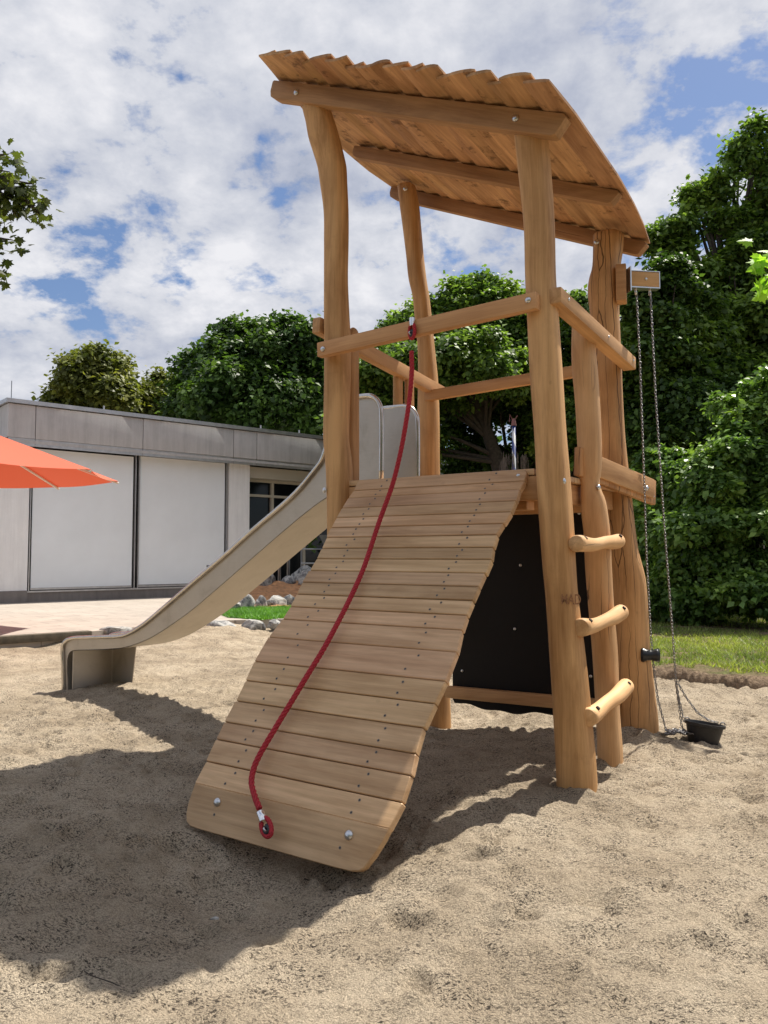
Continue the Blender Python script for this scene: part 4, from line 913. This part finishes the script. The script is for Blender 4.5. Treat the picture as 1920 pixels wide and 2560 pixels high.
mb = MB(); mb.tube([(0, 0, 3.55), (0, 0, 3.68)], [.05, .03], 8); mb.tube([(0, 0, 3.62), (.07, 0, 3.74)], .008, 5); mb.tube([(0, 0, 3.62), (-.07, 0, 3.76), (-.08, 0, 3.62)], .008, 5); mb.build('figure_top', plain('painted_figure', (.22, .09, .08), .6), mp_)

# ------------------------------------------------------------------ trees
def leaves(n_clusters, lobes, leaf, per, spread, seed, flat=.6, shell=(.45, 1.05), droop=.0, sub=44):
    rg = np.random.default_rng(seed); lo = np.array([l[:3] for l in lobes], float); ra = np.array([l[3:6] for l in lobes], float)
    S = []; 
    for k in range(len(lo)):                                      # each lobe carries its own leafy clumps
        m = int(sub*max(.5, min(2.2, ra[k].mean()/1.2)))
        d = rg.normal(size=(m, 3)); d[:, 2] = d[:, 2]*.9+.15; d /= np.linalg.norm(d, axis=1)[:, None]
        r = shell[0] + (shell[1]-shell[0])*rg.random(m)**.6
        q = rg.uniform(.11, .33, m)*ra[k].mean()
        for i in range(m): S.append((*(lo[k] + d[i]*ra[k]*r[i]*.92), q[i], *d[i]))
    S = np.array(S); wgt = S[:, 3]**2; wgt /= wgt.sum(); k = rg.choice(len(S), n_clusters, p=wgt)
    d = rg.normal(size=(n_clusters, 3)) + S[k, 4:7]*.75 + np.array([0, 0, .55]); d /= np.linalg.norm(d, axis=1)[:, None]
    rr = S[k, 3]*(.55 + .55*rg.random(n_clusters)**.7)
    stray = rg.random(n_clusters) < .10; rr = np.where(stray, rr*rg.uniform(1.1, 2.0, n_clusters), rr)
    cc = S[k, :3] + d*rr[:, None]*np.array([1, 1, .8])
    sp = spread*rg.uniform(.35, .9, n_clusters)
    c = np.repeat(cc, per, 0) + rg.normal(size=(n_clusters*per, 3))*np.repeat(sp, per)[:, None]*np.array([1, 1, flat])
    n = len(c); out = np.repeat(d, per, 0)
    nr = out*.7 + np.array([0, 0, .7]) + rg.normal(size=(n, 3))*.5; nr /= np.linalg.norm(nr, axis=1)[:, None]
    di = rg.normal(size=(n, 3)) + out*.6 + np.array([0, 0, -droop-.3]); di -= nr*(di*nr).sum(1)[:, None]; di /= np.linalg.norm(di, axis=1)[:, None]
    sd_ = np.cross(nr, di); l = leaf*rg.uniform(.5, 1.55, n)[:, None]; wd = l*.36
    V = np.stack([c, c+di*l*.45+sd_*wd+nr*l*.07, c+di*l-nr*l*.08, c+di*l*.45-sd_*wd+nr*l*.07], 1).reshape(-1, 3)
    return V, np.arange(4*n).reshape(n, 4)
def tree(name, label, cat, base, lobes, mat, ncl, per, leaf, spread, seed, trunk_r=.15, group=None, z_split=.35, **k):
    """lobes are world (x, y, z, rx, ry, rz)"""
    bx, by, bz_ = base; t = empty(name, base); tag(t, label, cat, group)
    L_ = [(x-bx, y-by, z-bz_, rx, ry, rz_) for x, y, z, rx, ry, rz_ in lobes]
    V, F = leaves(ncl, L_, leaf, per, spread, seed, **k); np_mesh('crown', V, F, mat, t)
    mb = MB(); rg = random.Random(seed); top = max(l[2] for l in L_); sp = Vector((rg.uniform(-.1, .1), rg.uniform(-.1, .1), max(.2, min(l[2]-l[5]*.6 for l in L_))))
    mb.tube([(0, 0, -.3), sp*.5 + Vector((.04, 0, 0)), sp], [trunk_r*1.25, trunk_r, trunk_r*.85], 10)
    cen = Vector((sum(l[0] for l in L_)/len(L_), sum(l[1] for l in L_)/len(L_), top*.78)); mb.tube([sp, sp.lerp(cen, .5)+Vector((.1, 0, 0)), cen], [trunk_r*.85, trunk_r*.5, trunk_r*.1], 8, cap=False)
    for l in L_:
        c = Vector(l[:3])
        for q in range(3):
            e = c + Vector((rg.uniform(-.8, .8)*l[3], rg.uniform(-.8, .8)*l[4], rg.uniform(-.2, .8)*l[5]))
            f0 = max(0, min(.8, (e.z-sp.z)/max(.5, top-sp.z)*.6)); st = sp.lerp(cen, f0)
            m_ = st.lerp(e, .55) + Vector((rg.uniform(-.2, .2), rg.uniform(-.2, .2), rg.uniform(-.1, .25)))*l[3]*.5
            mb.tube([st, m_, e], [trunk_r*.32*(1-.6*f0), trunk_r*.18*(1-.5*f0), trunk_r*.04], 6, cap=False)
    mb.build('trunk', M_bark, t, smooth=True); return t
f_, pit = 1980., math.atan(108/1980)
def at(x, y, Y):
    """metres east and up of a sight line at distance Y"""
    dz = -(y-1280)/f_; d = (math.cos(pit)-dz*math.sin(pit)); return ((x-960)/f_*Y/d, Y, 1.2 + Y*(math.sin(pit)+dz*math.cos(pit))/d)
def lobe(x, y, Y, rx, rz_, ry=None):
    p = at(x, y, Y); k = Y/f_; return (*p, rx*k, (ry or rx)*k, rz_*k)
G3 = 'trees beyond the building'; G4 = 'trees behind the playground'
tree('broadleaf_tree', 'small olive green tree with rounded top left behind the flat roof', 'tree', (*at(240, 1500, 34)[:2], 0), [lobe(238, 960, 34, 78, 78), lobe(250, 1010, 34, 95, 55), lobe(150, 1010, 34, 42, 40), lobe(285, 930, 34, 40, 45)], M_leafA, 2600, 16, .20, .32, 101, .22, G3)
tree('broadleaf_tree', 'low olive tree filling the dip between the round tree and the large dark one', 'tree', (*at(385, 1500, 36)[:2], 0), [lobe(370, 1015, 36, 48, 50), lobe(425, 985, 37, 42, 55), lobe(405, 1020, 36, 50, 45)], M_leafA, 1500, 16, .20, .32, 102, .2, G3)
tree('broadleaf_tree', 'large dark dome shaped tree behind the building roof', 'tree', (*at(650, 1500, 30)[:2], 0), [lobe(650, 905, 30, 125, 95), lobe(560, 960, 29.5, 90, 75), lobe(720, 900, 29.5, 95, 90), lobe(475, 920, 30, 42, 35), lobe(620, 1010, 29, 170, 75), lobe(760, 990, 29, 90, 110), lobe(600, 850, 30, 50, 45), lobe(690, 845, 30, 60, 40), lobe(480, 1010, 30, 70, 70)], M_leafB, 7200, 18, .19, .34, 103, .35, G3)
tree('broadleaf_tree', 'bright green tree seen between the slide and the rear post', 'tree', (*at(950, 1500, 19)[:2], 0), [lobe(935, 985, 19, 70, 85), lobe(905, 1040, 19, 60, 80), lobe(985, 1060, 19, 60, 100)], M_leafC, 2600, 16, .12, .20, 104, .14, G4)
tree('broadleaf_tree', 'tall light green tree rising behind the front rail', 'tree', (*at(1245, 1540, 20)[:2], 0), [lobe(1205, 800, 20, 80, 100), lobe(1060, 870, 20, 85, 105), lobe(1130, 830, 20, 90, 90), lobe(1270, 850, 20, 90, 95), lobe(1010, 950, 19.5, 70, 90), lobe(1150, 930, 19, 190, 75), lobe(1330, 880, 20, 80, 90), lobe(985, 830, 20, 30, 50), lobe(1215, 730, 20, 28, 45), lobe(1130, 750, 20, 22, 48), lobe(1172, 735, 20, 18, 50), lobe(1255, 745, 20, 22, 45), lobe(1300, 775, 20, 26, 45), lobe(1075, 790, 20, 20, 45), lobe(1015, 840, 20, 24, 42), lobe(962, 885, 20, 22, 40), lobe(1020, 1120, 19, 95, 70)], M_leafC, 7600, 16, .115, .20, 105, .24, G4)
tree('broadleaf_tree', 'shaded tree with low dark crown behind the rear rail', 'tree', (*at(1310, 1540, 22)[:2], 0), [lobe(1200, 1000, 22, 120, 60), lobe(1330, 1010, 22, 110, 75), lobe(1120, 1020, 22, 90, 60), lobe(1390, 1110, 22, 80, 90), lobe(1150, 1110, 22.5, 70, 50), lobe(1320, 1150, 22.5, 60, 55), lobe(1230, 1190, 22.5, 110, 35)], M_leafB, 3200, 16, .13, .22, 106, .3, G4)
tree('broadleaf_tree', 'narrow tree visible between the front corner post and ladder pole', 'tree', (*at(1450, 1540, 20)[:2], 0), [lobe(1440, 800, 20, 55, 85), lobe(1470, 930, 20, 85, 130), lobe(1430, 1080, 20, 80, 120), lobe(1530, 1000, 20, 80, 130)], M_leafC, 4200, 16, .115, .20, 107, .18, G4)
tree('broadleaf_tree', 'big tree with feathery branches rising at the right of the roof', 'tree', (*at(1880, 1560, 16)[:2], 0), [lobe(1945, 450, 16, 55, 90), lobe(1915, 560, 16, 70, 90), lobe(1860, 670, 16, 85, 90), lobe(1780, 750, 16, 95, 80), lobe(1910, 820, 16, 150, 140), lobe(1720, 880, 15.5, 120, 120), lobe(1840, 980, 15.5, 130, 130), lobe(1990, 560, 16, 80, 180), lobe(1700, 575, 16, 55, 26), lobe(1735, 500, 16, 22, 50), lobe(1640, 600, 16, 34, 22), lobe(1790, 470, 16, 26, 45), lobe(1850, 400, 16, 26, 50), lobe(1895, 340, 16, 22, 45), lobe(1680, 640, 16, 45, 30), lobe(1810, 560, 16, 45, 30)], M_leafC, 9500, 17, .105, .18, 108, .26, G4, shell=(.3, 1.03))
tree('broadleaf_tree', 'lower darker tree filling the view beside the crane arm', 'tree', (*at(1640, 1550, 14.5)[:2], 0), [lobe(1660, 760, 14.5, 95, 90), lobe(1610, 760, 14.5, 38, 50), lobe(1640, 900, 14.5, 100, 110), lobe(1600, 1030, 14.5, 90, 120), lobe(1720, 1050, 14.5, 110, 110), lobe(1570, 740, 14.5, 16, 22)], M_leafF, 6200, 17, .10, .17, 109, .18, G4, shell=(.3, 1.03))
G5 = 'bushes along the lawn'
tree('leafy_bush', 'tall bush with pale upper leaves at the right edge of the lawn', 'bush', (*at(1870, 1560, 11.8)[:2], .15), [lobe(1880, 1060, 11.8, 85, 110), lobe(1960, 1000, 11.8, 90, 110), lobe(1830, 1200, 11.6, 130, 120), lobe(1900, 1360, 11.3, 150, 150), lobe(1780, 1370, 11.3, 120, 150), lobe(1980, 1200, 11.5, 120, 160), lobe(1860, 1480, 11.0, 150, 60), lobe(1740, 1490, 11.3, 80, 45), lobe(1960, 1450, 11, 90, 80)], M_leafD, 6500, 15, .085, .13, 110, .05, G5, shell=(.3, 1.02))
tree('leafy_bush', 'dark spreading bush behind the hanging chains', 'bush', (*at(1680, 1540, 12.6)[:2], .15), [lobe(1700, 1200, 12.6, 90, 50), lobe(1650, 1330, 12.6, 90, 120), lobe(1720, 1400, 12.4, 110, 130), lobe(1620, 1430, 12.8, 70, 110), lobe(1670, 1160, 12.8, 70, 22), lobe(1770, 1270, 12.4, 100, 110), lobe(1660, 1500, 12.2, 90, 42), lobe(1600, 1480, 12.6, 60, 60)], M_leafD, 5200, 15, .085, .13, 111, .05, G5, shell=(.3, 1.02))
# wooded backdrop closing the view beyond the lawn
V, F = leaves(9000, [(x, 26+2*math.sin(x), 1.8+.5*math.sin(x*1.7), 2.6, 1.6, 2.6) for x in np.arange(-8, 32, 2.2)], .26, 9, .5, 200)
tag(np_mesh('distant_wood', V, F, M_leafB), 'dark mass of woodland far behind the playground', 'woodland', kind='stuff')

V, F = leaves(5000, [(x, -15+2*math.sin(x), 3.5+math.sin(x*1.7), 3.2, 2, 3.8) for x in np.arange(-24, 26, 3.4)], .5, 9, .8, 201)  # added tree belt out of view, cuts ambient light and darkens reflections
tag(np_mesh('distant_wood', V, F, M_leafB), 'unseen belt of trees added behind the viewer to dim the ambient light', 'woodland', kind='stuff')
# near branches reaching into the frame from trees outside it
def maple_leaf(mb, c, d, nr, l):
    d = d.normalized(); nr = (nr - d*nr.dot(d)).normalized(); s = nr.cross(d)
    o = [(0, 0), (.10, .14), (.02, .46), (.20, .34), (.30, .40), (.42, .62), (.50, .34), (.66, .36), (.60, .20), (.78, .20), (1, 0)]
    P = [(x, y) for x, y in o] + [(x, -y) for x, y in o[-2:0:-1]]
    v = [c + d*(x*l) + s*(y*l*.95) + nr*(-abs(y)*.22*l - x*x*.10*l) for x, y in P]; ctr = c + d*l*.42; n = len(v)
    mb.add(v + [ctr], [(i, (i+1) % n, n) for i in range(n)])
def branch_tree(name, label, base, limbs, mat, leaf, seed, per=9, spread=.12, lr=.035):
    t = empty(name, base); tag(t, label, 'tree'); b0 = Vector(base); rg = random.Random(seed); mt = MB(); ml = MB()
    mt.tube([(0, 0, -.2), (0, 0, limbs[0][0][2]-base[2]+1.5)], [.16, .09], 10)
    for P in limbs:
        Q = [Vector(p)-b0 for p in P]; mt.tube(Q, [lr*(1-.85*i/(len(Q)-1)) for i in range(len(Q))], 6)
        for i in range(1, len(Q)):
            for _ in range(per):
                f = rg.random(); c = Q[i-1].lerp(Q[i], f) + Vector((rg.gauss(0, spread), rg.gauss(0, spread), rg.gauss(-.02, spread*.8)))
                maple_leaf(ml, c, Vector((rg.gauss(0, 1), rg.gauss(0, 1), rg.gauss(-.8, .5))), Vector((rg.gauss(0, .5), rg.gauss(-.4, .5), rg.gauss(.8, .4))), leaf*rg.uniform(.7, 1.25))
    ml.build('leaves', mat, t); mt.build('branch', M_bark, t, smooth=True); return t
Yl = 8.0; LB = lambda *p: at(*p)
branch_tree('maple_tree', 'dark maple branches reaching in from beyond the left edge', (-6.6, 8.2, 0),
    [[(-6.5, 8.2, 4.2), at(-150, 430, Yl), at(-40, 420, Yl), at(25, 430, Yl)], [(-6.5, 8.2, 4.0), at(-100, 480, Yl), at(20, 470, Yl), at(80, 465, Yl)], [at(-20, 480, Yl), at(45, 500, Yl), at(60, 540, Yl)], [at(30, 470, Yl), at(75, 510, Yl), at(98, 535, Yl)], [at(-10, 440, Yl), at(40, 455, Yl), at(85, 460, Yl)], [at(-30, 500, Yl), at(0, 480, Yl), at(30, 500, Yl)],
     [at(-90, 440, Yl), at(-30, 520, Yl), at(-8, 560, Yl)], [(-6.5, 8.2, 3.3), at(-60, 590, Yl), at(-10, 595, Yl), at(32, 600, Yl)], [(-6.5, 8.2, 3.0), at(-60, 640, Yl), at(-15, 660, Yl), at(-10, 700, Yl)], [at(-90, 420, Yl), at(-20, 390, Yl), at(22, 385, Yl)]],
    leaf_mat('leaf_branch', (0.035, 0.05, 0.012), (0.11, 0.14, 0.03), .35), .095, 301, per=26, spread=.10)
Yr = 6.5
branch_tree('maple_tree', 'bright backlit maple leaves reaching in from beyond the right edge', (7.5, 7.0, 0),
    [[(7.4, 6.9, 3.6), at(2100, 560, 6.5), at(1960, 615, Yr), at(1900, 640, Yr)], [at(1980, 640, Yr), at(1930, 680, Yr), at(1905, 720, Yr)]], M_leafE, .15, 302, per=7, spread=.07, lr=.010)
tm = bpy.data.objects['maple_tree.001']
mb = MB(); 
for (x, y), d, l in (((1872, 604), (-.6, .1, .1), .135), ((1880, 632), (-.2, 0, -.9), .08), ((1900, 672), (-.7, 0, -.2), .12), ((1905, 700), (-.5, 0, -.4), .11), ((1905, 735), (-.8, 0, -.3), .135), ((1918, 650), (-.7, 0, -.1), .11)):
    maple_leaf(mb, Vector(at(x, y, Yr)) - Vector((7.5, 7.0, 0)) + Vector((.04, 0, 0)), Vector(d), Vector((0, -.8, .5)), l)
mb.build('leaves', M_leafE, tm)

# small litter on the sand
def pebble(x, y, s, seed, label):
    o = rock((x, y, hgt(x, y)+s*.2), s, s*.75, s*.55, seed, label, None, 'pebble'); o['category'] = 'pebble'; return o
pebble(-.62, 2.98, .018, 60, 'pale pebble on the shaded sand left of the ramp foot'); pebble(-.50, 2.10, .011, 61, 'light angular pebble in the shadow near the camera')
def twig(name, pts, r, label):
    b = Vector((pts[0][0], pts[0][1], hgt(*pts[0]))); mb = MB(); mb.tube([Vector((x, y, hgt(x, y)+.006)) - b for x, y in pts], r, 5)
    o = mb.build(name, M_bark, None, Matrix.Translation(b)); tag(o, label, 'twig')
twig('twig', [(-.92, 2.42), (-.85, 2.36), (-.78, 2.34), (-.70, 2.29)], .0018, 'thin dark twig lying in the shadow on the sand')
twig('twig', [(.93, 2.06), (.98, 2.0), (.99, 1.94)], .003, 'short dark twig on sunlit sand in the lower right')
